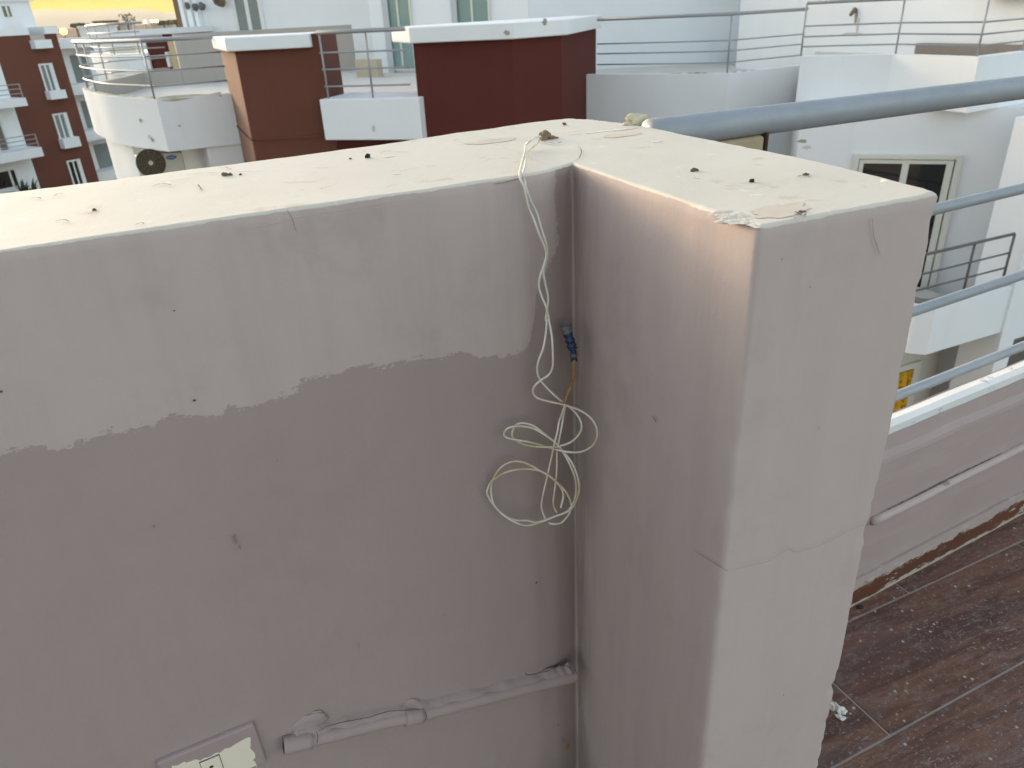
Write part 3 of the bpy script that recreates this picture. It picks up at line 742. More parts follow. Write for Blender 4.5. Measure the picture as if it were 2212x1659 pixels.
# terrace slab
W1p = [onz(689,215,LZ), onz(904,211,LZ)]
P1p = [onz(1288.7,161.4,LZ), onz(1440,160.5,LZ), onz(1574.8,158.9,LZ), onz(1650,150,LZ), onz(1738,140.5,LZ)]
slab = [v+Vector((.1,.1)) for v in c1_line] + [flat[1]+Vector((0,.1)), Vector((1.2,17.6)), Vector((2.25,16.6)), Vector((2.3,W1p[0].y+.12)), Vector((W1p[1].x,W1p[1].y+.12)), Vector((5.2,15.3)), Vector((8.0,16.6)), Vector((P1p[0].x+.3,P1p[0].y+.1)), Vector((P1p[2].x+.05,P1p[2].y+.1)), Vector((P1p[4].x,P1p[4].y+.12)), Vector((16,30)), Vector((2,34)), Vector((-2,26.2))]
mb = MB(); mb.prism([v[:2] for v in slab], -1.72, -1.50); mb.build('roof_slab', ROOFC, bld)
# main body below
body = [c1_line[4]+Vector((1.0,.3)), c1_line[16]+Vector((.9,.5)), flat[0]+Vector((.55,1.1)), Vector((.9,18.7)), Vector((1.3,17.6)), Vector((2.4,16.6)), Vector((4.4,15.4)), Vector((5.4,15.4)), Vector((8.2,16.6)), Vector((9.2,15.6)), Vector((10.0,13.5)), Vector((11.8,13.8)), Vector((15.8,29.5)), Vector((2,33.5)), Vector((-1.4,26))]
mb = MB(); mb.prism(body, BASE, -1.721); mb.build('body', WHITE2, bld)
# wall under the drum with the niche for the cooling unit
lw = [p+Vector((.16,.06)) for p in c1_line[:26]]
mb = MB(); mb.band(c1_line[:1]+[p for p in [q+Vector((.20,.10)) for q in c1_line[1:27]]], .25, BASE, zb1-.002); mb.build('curved_wall', WHITE, bld)
s_a = FC1.azs(448,330,-.06); s_b = FC1.azs(552,340)
mb = MB(); mb.fbox(FC1, s_a, s_b+.3, BASE, zb1-.002, -.9, -.06); mb.build('niche_jamb', WHITE2, bld)
mb = MB(); mb.fbox(FC1, -1.6, s_a+.1, BASE, zb1-.95, -1.0, -.08); mb.build('niche_sill', WHITE2, bld)
# maroon piers
zc = -.46
A_ = FC1.hit(480,112); B_ = onz(508.5,113,zc); C_ = onz(680,104,zc)
FR1 = Face(B_[:2], q=C_[:2])
s_r = FR1.azs(694,78); s_r2 = FR1.azs(676,104)
pts = [Vector(A_[:2])+Vector((0,.35)), Vector(B_[:2]), Vector(FR1.pt(s_r,0)[:2]), Vector(FR1.pt(s_r,0,-1.9)[:2])]
mb = MB(); mb.prism(pts, BASE, -.225); pier1 = mb.build('pier', BRICKRED, bld)
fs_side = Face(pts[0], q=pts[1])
mb = MB(); mb.fbox(fs_side, .0, (pts[1]-pts[0]).length-.004, BASE, -.226, .002, .012); mb.build('lighter_side', M('lighter_brick_render', (.27,.15,.105), .85, .12, 1.2, .2, 60, .004, streak=.3, tint=(.20,.10,.07)), pier1)  # side slab in a lighter brick tone than the pier front
zl = FR1.sz(560,301)[1]
pts2 = [pts[0]+Vector((-.03,0)), pts[1]+Vector((-.03,-.03)), Vector(FR1.pt(s_r+.02,0,.03)[:2]), Vector(FR1.pt(s_r+.02,0,-.5)[:2])]
mb = MB(); mb.prism(pts2, zl-.015, zl+.015); mb.build('string_course', BRICKRED, pier1)
mb = MB()
cf = [FR1.pt(FR1.azs(490,112,.18),0,.18), FR1.pt(s_r2,0,.18), FR1.pt(s_r2,0,-1.3), az(458,90,18.0)]
mb.prism([p[:2] for p in cf], zc+.02, -.215); mb.build('pier_cap', WHITE, bld, bevel=.02)
# balcony box
FW = Face(W1p[0][:2], q=W1p[1][:2]); zw = FW.sz(725,303)[1]; sw1 = (W1p[1]-W1p[0]).length
mb = MB(); mb.fbox(FW, 0, Vector((W1p[1]-W1p[0]).xy).length, zw, LZ, -1.2, 0); mb.build('balcony_box', WHITE, bld, bevel=.02)
L_ = Vector((W1p[1]-W1p[0]).xy).length
mb = MB(); mb.fbox(FW, .05, L_+.25, BASE, LZ-.06, -1.6, -.35); mb.build('recessed_wall', MAROON, bld)
# faceted maroon pier
q4 = [onz(892,96,zc), onz(1106,87,zc), onz(1212,78.5,zc), onz(1287,62,zc)]
q4[3] = q4[2] + (q4[3]-q4[2])*.62
pr = [Vector(p[:2]) for p in q4]
F34 = Face(pr[2], q=pr[3])
e4 = F34.pt(F34.azs(1287,160),0); pr[3] = Vector(e4[:2])
poly = pr + [pr[3]+Vector((-.3,.6)), pr[0]+Vector((.8,1.6)), pr[0]+Vector((.42,1.0))]
mb = MB(); mb.prism(poly, BASE, zc+.03); mb.build('pier', MAROON, bld)
ca = offset(pr, -.14)
capz = -.19
F0 = Face(pr[0], q=pr[1])
ca[0] = Vector(F0.pt(F0.azs(884,70,.14),0,.14)[:2])
capl = ca + [pr[3]+Vector((-.1,.9)), pr[0]+Vector((.6,1.8)), ca[0]+Vector((.0,1.3))]
mb = MB(); mb.prism(capl, zc+.02, capz); mb.build('pier_cap', WHITE, bld, bevel=.02)
# wavy white parapet to its right
p1l = [Vector(p[:2]) for p in P1p]
p1l = [p1l[0]+(p1l[0]-p1l[1])*.6] + p1l
mb = MB(); mb.band(p1l, .2, BASE, LZ); mb.build('parapet', WHITE, bld)
F12 = Face(p1l[1], q=p1l[3])
DIRT = M('dark_roof_dirt', (.17,.14,.11), .95, .4, 9, .5)
for a, b in ((1440,1545),(1560,1660)):
    mb = MB(); ps = [F12.pt(F12.azs(a+(b-a)*k/24, 160), LZ-.012, -.10) for k in range(25)] if a < 1500 else [Vector(p1l[3][:]).lerp(Vector(p1l[4][:]), k/24).to_3d()+Vector((.02,.09,LZ-.012)) for k in range(25)]
    mb.tube(ps, [.012+.05*max(0,noise.noise(Vector((k*.31,a,0)))+.15)*math.sin(math.pi*k/24) for k in range(25)], 7); mb.build('roof_dirt', DIRT, bld)
# back parapet walls of the terrace
kz = -1.5
kA, kB, kC = onz(262,206,kz), onz(318,189,kz), onz(391,182.5,kz)
FBk = Face(kB[:2], q=onz(487,175,kz)[:2])
sC = FBk.azs(391,150); sD = FBk.azs(765,100)
mb = MB(); mb.fbox(FBk, sC, sD, -1.5, FBk.sz(560,64)[1], -.22, 0); mb.build('back_parapet', BEIGE, bld)
zlow = FBk.sz(308,157)[1]
mb = MB(); mb.band([Vector(kA[:2])+Vector((-.25,-.9)), Vector(kB[:2])], .2, -1.5, zlow); mb.fbox(FBk, 0, sC-.005, -1.5, zlow, -.2, 0); mb.build('low_back_parapet', BEIGE, bld)
mb = MB(); f_ = Face(az(765,120,23)[:2], q=az(812,118,22.4)[:2]); mb.fbox(f_, 0, f_.azs(812,118), -1.5, -1.05, -.2, 0); mb.build('warm_lit_box', M('tan_warm_light', (.50,.43,.32), .85, .1, 2), bld)  # low box whose tan colour stands for warm light near the base
# set-back top storey
pent = [az(360,55,34), az(799,40,27.5), az(799,40,24.4), az(1141,15,21.0), az(1600,0,22.5), az(2300,0,19.5)]
pen = [Vector(p[:2]) for p in pent]
back = [Vector((19,30)), Vector((8,42)), Vector((0,44))]
pen[0] = Vector(az(383,40,33)[:2])
def ccw_prism(pts, z0, z1, name, mat, parent):
    m_ = MB(); m_.prism(pts, z0, z1); return m_.build(name, mat, parent)
ccw_prism([pen[0],pen[1],pen[2],pen[3],Vector((16,32)),Vector((8,44)),pen[0]+Vector((2,9))], -1.5, 3.0, 'top_storey', WHITE, bld)
FP1 = Face(pen[0], q=pen[1]); FP2 = Face(pen[2], q=pen[3])
def opening(Fc, x0, x1, z0, z1, frame, pane, parent, mull=1, rec=.10, fw=.06, name='window', ypx=60):
    a = Fc.azs(x0, ypx); b = Fc.azs(x1, ypx)
    if a > b: a, b = b, a
    m_ = MB()
    m_.fbox(Fc, a, a+fw, z0, z1, .002, .05); m_.fbox(Fc, b-fw, b, z0, z1, .002, .05); m_.fbox(Fc, a+fw, b-fw, z1-fw, z1, .002, .05); m_.fbox(Fc, a+fw, b-fw, z0, z0+fw, .002, .05)
    for k in range(mull):
        c_ = a+(b-a)*(k+1)/(mull+1); m_.fbox(Fc, c_-fw*.5, c_+fw*.5, z0+fw, z1-fw, .002, .045)
    w_ = m_.build(name, frame, parent)
    m2 = MB(); m2.fbox(Fc, a+fw*.5, b-fw*.5, z0+fw*.5, z1-fw*.5, .003, .022); m2.build('pane', pane, w_)
    return w_
opening(FP2, 836, 893, -1.45, 1.0, ALU, GLASST, bld, 1, name='glass_door')
opening(FP2, 986, 1062, -1.45, 1.0, ALU, GLASST, bld, 1, name='glass_door')
REV = M('grey_reveal', (.50,.52,.54), .8, .06, 2)
for x0, x1 in ((834,846),(981,993)):
    mb = MB(); mb.fbox(FP2, FP2.azs(x0,60), FP2.azs(x1,60), -1.5, 1.2, .055, .09); mb.build('door_reveal', REV, bld)
opening(FP1, 511, 575, -.9, 1.2, PALEFR, GLASSG, bld, 1, fw=.16)
for x0, x1 in ((400,408),(414,424),(430,437)):
    mb = MB(); mb.fbox(FP1, FP1.azs(x0,30), FP1.azs(x1,30), -1.4, 1.6, .003, .22); mb.build('pilaster', WHITE, bld)
mb = MB(); a_ = FP1.azs(386,30); mb.fbox(FP1, a_-.06, FP1.azs(395,30), -1.5, 3, .003, .10); mb.build('brown_corner', M('dark_brown_render', (.20,.135,.09), .85, .15, 2), bld)  # dark brown column at the storey's corner, its own colour
mb = MB()
for x_, y_ in ((406,12),(422,16),(436,14)):
    h = FP1.hit(x_, y_, .23); mb.blob(h, .12, 1, .7, 1.1, .5, 2, x_)
mb.build('wall_spotlight', STEELD, bld)
h = FP1.hit(478, 2, .2); mb = MB(); mb.tube([h, h+FP1.n*.25], [.2,.14], 14); mb.blob(h+FP1.n*.2+Vector((0,0,.05)), .16, 1,1,.8,.3,2,1); mb.build('wall_vent', M('dusty_vent', (.16,.13,.09), .8, .3, 8), bld)

# railings on that building: each one a thing
def railing(name_lab, line, zled, hts, rr, rtop, posts, group, postr=.018, mat=STEEL, zrail_end=None):
    e = empty('railing', (line[0][0], line[0][1], zled), name_lab, 'railing', group)
    for k, h_ in enumerate(hts):
        m_ = MB(); m_.tube([Vector((p[0],p[1],zled+h_)) for p in line], rtop if k == 0 else rr, 10); m_.build('top_rail' if k == 0 else 'rail', mat, e, True)
    for p in posts:
        m_ = MB(); m_.tube([Vector((p[0],p[1],zled+.002)), Vector((p[0],p[1],zled+hts[0]-.01))], postr, 8); m_.build('post', mat, e, True)
    return e
GRP = 'railings on the roof terraces across the street'
inl = offset(c1_line+[flat[1]], .09)
top_h = FC1.sz(322,87)[1]-LZ
inl2 = inl[:-1] + [Vector(FC1.pt(FC1.azs(335,215),0,-.09)[:2]), Vector(FC1.pt(FC1.azs(480,112),0,-.09)[:2])]
bk = [Vector((-.5,25.3)), Vector((-1.4,25.2)), Vector((-2.1,24.85))]
railing('pale grey curved railing sweeping round the corner balcony at left', [p for p in bk]+inl2, LZ, [top_h, top_h*.73, top_h*.48, top_h*.22], .016, .042, [inl[2], inl[8], inl[14], inl[20], inl2[-2]], GRP)
Wr = [Vector(FR1.pt(s_r-.05,0,-.15)[:2]), Vector(FW.pt(.1,0,-.1)[:2]), Vector(FW.pt(FW.azs(889,212,-.1),0,-.1)[:2])]
wh = FW.sz(790,66,-.1)[1]-LZ
railing('short grey railing between the two maroon piers, above the white box balcony', Wr, LZ, [wh, wh*.70, wh*.45, wh*.19], .016, .036, [Vector(FW.pt(FW.azs(806,212,-.1),0,-.1)[:2]), Vector(FW.pt(.14,0,-.1)[:2])], GRP)
pl1 = offset(p1l, .1)
ph_ = Face(p1l[1], q=p1l[3]).sz(1581,30,-.1)[1]-LZ
railing('grey four bar railing on the wavy white parapet right of the dark maroon pier', [Vector(F12.pt(F12.azs(1290,150,-.1),0,-.1)[:2])]+pl1[2:], LZ, [ph_, ph_*.56, ph_*.38, ph_*.18], .013, .032, [pl1[3]], GRP)

# air conditioner in the niche
acx0, acx1 = FC1.azs(290,330,-.55), FC1.azs(393,330,-.55)
zt_, zb_ = FC1.sz(345,328,-.55)[1]-.0, zb1-.93
ac = empty('air_conditioner', FC1.pt((acx0+acx1)/2, zb_, -.6), 'cream outdoor air conditioner with round dark fan grille in the niche under the curved balcony', 'air conditioner')
ACM = M('aged_cream_casing', (.52,.50,.42), .55, .1, 3, .1)
mb = MB(); mb.fbox(FC1, acx0, acx1, zb_+.03, zb1-.10, -.95, -.55); mb.build('casing', ACM, ac, bevel=.02)
hc_ = FC1.hit(326,352,-.545); fr = .29
ctr = Vector(hc_)
mb = MB(); pts_ = [ctr+FC1.d*(fr*math.cos(a))+Vector((0,0,fr*math.sin(a))) for a in [k*2*math.pi/32 for k in range(32)]]
mb.add(pts_, [tuple(range(32))]); mb.build('fan_opening', M('fan_shadow', (.06,.045,.03), .7, .2, 8, 0), ac)
mb = MB()
for r_ in (.29,.24,.19,.14,.09):
    mb.tube([ctr+FC1.n*.012+FC1.d*(r_*math.cos(a))+Vector((0,0,r_*math.sin(a))) for a in [k*2*math.pi/32 for k in range(33)]], .006, 6, caps=False)
for k in range(12):
    a = k*math.pi/6; mb.tube([ctr+FC1.n*.012+FC1.d*(.05*math.cos(a))+Vector((0,0,.05*math.sin(a))), ctr+FC1.n*.012+FC1.d*(.29*math.cos(a))+Vector((0,0,.29*math.sin(a)))], .005, 6)
mb.build('fan_grille', M('brown_grille_wire', (.17,.135,.09), .6, .2, 8, 0), ac)
mb = MB(); mb.tube([ctr+FC1.n*.014, ctr+FC1.n*.03], [.05,.04], 16); mb.build('fan_hub', ACM, ac)
hl = FC1.hit(370,340,-.546)
mb = MB(); mb.add([hl+FC1.d*(.11*math.cos(a))+Vector((0,0,.045*math.sin(a))) for a in [k*2*math.pi/24 for k in range(24)]], [tuple(range(24))]); lg = mb.build('oval_badge', M('blue_badge', (.03,.08,.32), .4, .1, 9, 0), ac)
mb = MB()
for k in range(7):
    s_ = -.075+k*.022; mb.tube([hl+FC1.n*.003+FC1.d*(s_+.006*math.sin(k))+Vector((0,0,-.014)), hl+FC1.n*.003+FC1.d*(s_+.010)+Vector((0,0,.012 if k not in (0,3) else .022))], .0035, 5)
mb.build('badge_lettering', M('white_lettering', (.75,.76,.78), .5, .05, 9, 0), lg)

# ================================================================== building to the right (nearer, set at an angle)
Z2 = -.90
P2p = [onz(1730,122,Z2), onz(1820,119.5,Z2), onz(1929,117.5,Z2), onz(2115,123.9,Z2), onz(2212,112,Z2)]
p2 = [Vector(p[:2]) for p in P2p]
p2.append(p2[-1]+(p2[-1]-p2[-2])*2.5)
b2 = empty('apartment_building', (11,11,BASE), 'white apartment block at right with angled roof parapet, dark sliding door and shaded balcony', 'building')
zs2 = Face(p2[3], q=p2[4]).sz(2089,244)[1]
in2 = offset(p2, .18); in2[0] = p2[0]+Vector((.17,.155))
mb = MB(); mb.prism(p2+in2[::-1], zs2, Z2); mb.build('roof_parapet', WHITE, b2)
sl = [p+Vector((.05,.05)) for p in p2]+[Vector((24,14)), Vector((16,18)), p2[0]+Vector((2.6,2.5))]
mb = MB(); mb.prism(sl, zs2+.001, -1.08); mb.build('roof_slab', ROOFC, b2)
d1 = onz(1844,332,-2.33); d2 = onz(2081,334,-2.33)
FD = Face(d1[:2], q=d2[:2])
sL = FD.azs(1724,310); sR = FD.azs(2330,500)
mb = MB(); mb.fbox(FD, sL, sR, BASE, zs2-.001, -4, 0); mb.build('shaded_wall', WHITE2, b2)
zt2, zbt = FD.sz(1960,333)[1], FD.sz(2022,628)[1]
a_, b_ = FD.azs(1844,332), FD.azs(2081,334)
dz = FD.sz(2022,628)[1]
m_ = MB(); fw=.09
m_.fbox(FD,a_,a_+fw,dz,zt2,.002,.07); m_.fbox(FD,b_-fw,b_,dz,zt2,.002,.07); m_.fbox(FD,a_+fw,b_-fw,zt2-.07,zt2,.002,.07)
mid = FD.azs(1953,370); m_.fbox(FD,mid-.05,mid+.05,dz,zt2-.07,.002,.05)
m_.fbox(FD,b_-.21,b_-.11,dz,zt2-.10,.002,.045); m_.fbox(FD,a_+.10,a_+.17,dz,zt2-.10,.002,.045); m_.fbox(FD,a_+.10,b_-.11,zt2-.145,zt2-.08,.002,.04)
sd = m_.build('sliding_door', ALU, b2, bevel=.008)
m_ = MB(); m_.fbox(FD,a_+.08,mid-.03,dz+.02,zt2-.08,.003,.02); m_.build('pane', GLASSD, sd)
m_ = MB(); m_.fbox(FD,mid+.03,b_-.1,dz+.02,zt2-.08,.003,.024); m_.build('pane', GLASSD, sd)
# lower balcony: rail, floor, parapet
zr = -3.15
r0 = onz(2015,546,zr); r1 = onz(2191,505,zr)
FB2 = Face(r0[:2], q=r1[:2])
s0b = FB2.azs(1991,763); s1b = FB2.azs(2152,712)
zbb = FB2.sz(2075,738)[1]; zlt = FB2.sz(2100,634)[1]
sl0 = s0b-1.0
bl = [Vector(FB2.pt(s0b-.28,0,-1.4)[:2]), Vector(FB2.pt(s0b-.16,0,-.10)[:2]), Vector(FB2.pt(s0b,0,.06)[:2]), Vector(FB2.pt(s1b+.02,0,.06)[:2])]
mb = MB(); mb.band(bl, .16, zbb, zlt); mb.build('balcony_parapet', WHITE, b2)
mb = MB(); mb.fbox(FB2, s0b-.1, s1b+.2, zbb+.02, zbb+.2, -1.9, -.12); mb.build('balcony_slab', ROOFC, b2)
rr_ = [Vector(FB2.pt(sl0,0,0)[:2]), Vector(FB2.pt(FB2.azs(2191,505),0,0)[:2])]
h_top = zr-zlt
zA = FB2.sz(2194,540)[1]-zlt; zB = FB2.sz(2190,567)[1]-zlt
railing('dark grey balcony railing below the dark sliding door at right', rr_, zlt, [h_top, zA-.02, zB-.05], .014, .022, [Vector(FB2.pt(FB2.azs(2192,506),0,0)[:2]), Vector(FB2.pt(FB2.azs(2105,530),0,0)[:2])], 'railings on the balconies at right', .018, STEELD)
# column between bays, and the next bay
DARKW = M('brown_grey_door', (.13,.115,.10), .6, .15, 3)
cs0 = FB2.azs(2150,712,.1); cs1 = FB2.azs(2172,760,.1)
mb = MB(); mb.fbox(FB2, s1b+.005, s1b+.34, BASE, zs2-.001, -.5, .10); mb.build('column', WHITE, b2)
DARKW = M('brown_grey_door', (.13,.115,.10), .6, .15, 3)
mb = MB(); mb.band([p+Vector((0,.02)) for p in bl], .15, zlt+.002, zlt+.03); mb.build('dusty_ledge', M('dark_dusty_ledge', (.20,.175,.15), .9, .3, 5), b2)
mb = MB(); mb.fbox(FB2, s1b+.34, s1b+3.4, BASE, zs2-.001, -.5, -.12); mb.build('bay_wall', WHITE, b2)
mb = MB(); mb.fbox(FB2, FB2.azs(2168,730,-.1), s1b+3.0, BASE, FB2.sz(2190,735,-.1)[1], -.119, -.09); mb.build('garage_door', DARKW, b2)
mb = MB(); mb.fbox(FB2, FB2.azs(2197,600,-.1), s1b+1.6, FB2.sz(2200,622,-.1)[1], FB2.sz(2200,540,-.1)[1], -.119, -.09); mb.build('window', GLASSD, b2)
# lower storey wall, door frame and curtain
FLW = Face(FB2.pt(s0b,0,-.95)[:2], d=FB2.d[:2])
mb = MB(); mb.fbox(FLW, -1.2, s1b-s0b+.25, BASE, zbb-.001, -1.5, 0); mb.build('lower_wall', M('lower_cream_render', (.60,.58,.53), .85, .06, 1.2, streak=.2), b2)
fa = FLW.azs(1968,840,.01); m_ = MB()
zft = FLW.sz(1990,775)[1]
m_.fbox(FLW, fa-.10, fa+.05, zft-2.3, zft, .002, .06); m_.fbox(FLW, fa-1.3, fa-.10, zft-.1, zft, .002, .06); m_.fbox(FLW, fa-1.4, fa-1.3, zft-2.3, zft, .002, .06)
m_.build('door_frame', ALU, b2)
def curtain_mat():
    t = NT('gold_patterned_cloth'); c = t.mix(t.step(t.noise(7, 5, .7, None, 'Fac', 1.2), .46, .6), (.62,.33,.010), (.22,.10,.008)); return t.done(c, .7, .3)
n=26; vs=[]; fs=[]
for i in range(n+1):
    s_ = fa-.98+.85*i/n
    for j, z_ in enumerate([zft-.11-2.1*k/8 for k in range(9)]): vs.append(FLW.pt(s_, z_, .06+.022*math.sin(i*1.25)+.006*noise.noise(Vector((i*.3,j*.5,0)))))
for i in range(n):
    for j in range(8): fs.append((i*9+j, i*9+9+j, i*9+10+j, i*9+j+1))
mb = MB(); mb.add(vs, fs)
co_ = mb.build('curtain', curtain_mat(), smooth=True); sm_ = co_.modifiers.new('thickness','SOLIDIFY'); sm_.thickness=.006
tag(co_, 'golden yellow patterned curtain hanging in the lower doorway at right', 'curtain')
# roof railing and wall behind
p2r = offset(p2, .09)
F23 = Face(p2[3], q=p2[4])
h2 = Face(p2[2], q=p2[3]).sz(1945,-3,-.09)[1]-Z2
railing('grey railing on the angled roof parapet at the top right of the view', p2r, Z2, [h2, h2*.57, h2*.37, h2*.18], .0125, .026, [p2r[0], p2r[2], p2r[3], Vector(F23.pt(F23.azs(2208,112,-.09),0,-.09)[:2])], GRP, .014)
u = [Vector(az(1600,0,19.0)[:2]), Vector(az(1780,0,17.0)[:2]), Vector(az(2250,0,16.5)[:2])]
ccw_prism([Vector(az(1141,15,21.02)[:2]), Vector(az(1600,0,22.0)[:2])]+[Vector(az(1602,0,20.0)[:2]), Vector(az(2360,0,15.2)[:2]), Vector((26,20)), Vector((16.4,31.8))], -1.9, 3.4, 'stair_tower', WHITE, bld)
FU = Face(az(1602,0,20.0)[:2], q=az(2360,0,15.2)[:2])
mb = MB(); h = FU.hit(1848,20,.02); mb.tube([h, h+FU.n*.12+Vector((0,0,-.1))], [.05,.03], 8); mb.build('wall_pipe_stub', M('rusty_stub', (.20,.16,.12), .8, .3, 9, 0), bld)
h = FU.hit(2190,-4,.02); mb = MB(); mb.fbox(FU, FU.azs(2140,0), FU.azs(2225,0), h.z+.02, h.z+.5, .003, .55); mb.build('wall_unit', STEELD, bld)
mb = MB(); k0 = FU.sz(2060,112); k1 = FU.sz(2212,96); mb.fbox(FU, FU.azs(1985,120), FU.azs(2300,90), -1.9, k1[1], .003, .14); mb.build('shade_kerb', M('painted_shade_brown', (.24,.21,.185), .9, .2, 3), bld)  # brown box paints the shade on the inside of the parapet

# stains on the white render, as the photo shows them
def wall_stain(Fc, px, py, w_, h_, m_, par, o=.004):
    mb = MB(); patch(mb, Fc.hit(px, py, o), w_, h_, 0, Fc.d, Vector((0,0,1)), px*.37, 0); mb.build('stain', m_, par)
OLIVE = M('olive_stain', (.36,.34,.27), .9, .3, 12, 0); FAINT = M('faint_run_stain', (.60,.585,.53), .9, .12, 6, 0); GREYS = M('grey_run_stain', (.64,.65,.65), .9, .1, 5, 0)
dr = min(range(len(c1_line)-1), key=lambda i: abs(c1_line[i].y-18.2)); FDR = Face(c1_line[dr], q=c1_line[dr+1])
wall_stain(FDR, 303, 260, .05, .035, OLIVE, bld, .02); wall_stain(FDR, 328, 302, .05, .045, OLIVE, bld, .02); wall_stain(FDR, 322, 296, .06, .04, FAINT, bld, .02)
wall_stain(FW, 807, 277, .03, .06, FAINT, bld); wall_stain(FC1, 388, 272, .02, .02, OLIVE, bld)
fcap = [Face(ca[i], q=ca[i+1]) for i in range(3)]
wall_stain(fcap[0], 1095, 71, .05, .04, OLIVE, bld); wall_stain(fcap[1], 1177, 48, .05, .05, OLIVE, bld)
wall_stain(FU, 1849, 36, .035, .14, OLIVE, bld); wall_stain(FU, 1853, 58, .03, .16, FAINT, bld); wall_stain(FU, 1843, 74, .22, .035, FAINT, bld)
wall_stain(FD, 1733, 305, .07, .03, OLIVE, b2); wall_stain(FD, 1742, 318, .07, .03, FAINT, b2)

# ================================================================== next block behind, with maroon pier and curved balcony
nb = empty('apartment_building', (0,40,BASE), 'farther white block seen through the curved railing, with one maroon pier and beige edge coloured as sunlit', 'building')
FN = Face(az(300,120,31)[:2], q=az(420,112,29.6)[:2])
def fz(Fc, x, y): return Fc.sz(x, y)[1]
mb = MB(); mb.fbox(FN, FN.azs(319,110), FN.azs(379,110), BASE, fz(FN,350,74), -2.5, 0); mb.build('pier', MAROON, nb)
mb = MB(); mb.fbox(FN, FN.azs(306,70), FN.azs(372,70), fz(FN,350,74)+.002, fz(FN,350,61), -2.4, .1); mb.build('pier_cap', WHITE, nb)
mb = MB(); mb.fbox(FN, FN.azs(374,90), FN.azs(392,120), BASE, fz(FN,380,82), -2.4, .3); mb.build('lit_edge', M('painted_sunlit_sand', (.60,.46,.28), .85, .08, 2), nb)  # end face with the warm sunlight put into its sand colour
mb = MB(); mb.fbox(FN, FN.azs(372,120), FN.azs(377,120), fz(FN,375,143), fz(FN,372,111), .05, .35); mb.build('downpipe', WHITE, nb)
nc = [az(196,120,37), az(206,122,34), az(232,125,32), az(266,126,31), az(321,122,30.6)]
ncl = [Vector(v[:2]) for v in spline([Vector((p.x,p.y,0)) for p in nc], 5)]
zt3 = nc[2].z
mb = MB(); mb.band(ncl, .2, fz(FN,240,162), fz(FN,240,118)); mb.build('curved_balcony', WHITE, nb)
mb = MB(); mb.prism([p+Vector((.5,.7)) for p in ncl]+[Vector((3,33)), Vector((3,42)), Vector((-4,42))], BASE, fz(FN,240,122)); mb.build('body', WHITE2, nb)
nr = offset(ncl, .1)
railing('thin far railing on the curved balcony of the block behind', nr, fz(FN,240,118), [.95,.68,.45,.22], .02, .04, [nr[2], nr[7], nr[12], nr[18]], GRP)
mb = MB(); f_ = Face(az(235,105,36)[:2], q=az(330,100,34)[:2]); mb.fbox(f_, 0, f_.azs(292,100), -3, fz(f_,260,100), -.3, 0); mb.build('cream_parapet', M('cream_render', (.70,.66,.50), .85, .05, 2), nb)
mb = MB(); f_ = Face(az(170,66,48)[:2], q=az(340,58,44)[:2]); mb.fbox(f_, f_.azs(190,66), f_.azs(305,60), -6, fz(f_,240,67), -3, 0); mb.build('rear_block', WHITE, nb)

# ================================================================== far left tower
TD = 58.0
pr_ = az(122,72,TD); vpd = ray(2100,-29); td = Vector((vpd.x, vpd.y)).normalized()
FT = Face(pr_[:2], d=td)
tw = empty('apartment_building', (pr_.x-8, pr_.y-6, BASE), 'far apartment tower at left, brick red slab with white window boxes between white balconies', 'building')
def V1(x, y): return (x*.25, y*.25)
def fs_(x, y, o=0): return FT.sz(*V1(x,y), o)
sR_ = fs_(485,290)[0]; sL_ = FT.azs(0,136)
ztop = fs_(480,290)[1]
mb = MB(); mb.fbox(FT, sL_, sR_, BASE, ztop, -8, 0); mb.build('red_slab', BRICKRED, tw)
mb = MB(); mb.fbox(FT, sL_-3, fs_(240,290)[0], ztop+.003, ztop+.42, -7.9, .15); mb.fbox(FT, fs_(375,270)[0], sR_+.08, ztop+.003, ztop+.42, -7.9, .15); mb.build('roof_edge', WHITE, tw)
SILLW = WHITE
for wi, (q, sl_, pm) in enumerate([(((325,552),(440,545),(500,782),(385,790)), ((385,790),(525,782),(405,862)), GLASSG), (((445,985),(565,972),(610,1190),(500,1200)), ((500,1200),(645,1190),(520,1285)), GLASSG), (((568,1390),(680,1372),(730,1600),(620,1610)), ((622,1612),(760,1600),(640,1700)), GLASSD)]):
    a = fs_(*q[0]); b = fs_(*q[1]); d_ = fs_(*q[3])
    s0_, s1_ = a[0], b[0]; z1_, z0_ = (a[1]+b[1])/2, d_[1]
    m_ = MB(); fw=.09
    m_.fbox(FT,s0_,s0_+fw,z0_,z1_,.002,.08); m_.fbox(FT,s1_-fw*2.6,s1_,z0_,z1_,.002,.12); m_.fbox(FT,s0_+fw,s1_-fw*2.6,z1_-fw,z1_,.002,.08); m_.fbox(FT,(s0_+s1_)/2-fw,(s0_+s1_)/2,z0_,z1_-fw,.002,.07)
    w_ = m_.build('window', PALEFR, tw)
    m_ = MB(); m_.fbox(FT,s0_+fw*.5,s1_-fw,z0_,z1_-fw*.5,.003,.03); m_.build('pane', pm, w_)
    e_ = fs_(*sl_[0]); g_ = fs_(*sl_[1]); z_ = fs_(*sl_[2])[1]
    m_ = MB(); m_.fbox(FT, e_[0], g_[0], z_, e_[1], .003, .5); m_.build('window_box', SILLW, w_)
a = fs_(250,350); b = fs_(400,345); z_ = fs_(270,424)[1]
m_ = MB(); m_.fbox(FT, a[0], b[0], z_, a[1], .003, .5); m_.build('window_box', WHITE, tw)
m_ = MB(); m_.fbox(FT, fs_(252,300)[0], fs_(368,270)[0], a[1], ztop-.001, .003, .03); m_.build('roof_notch', BEIGE, tw)
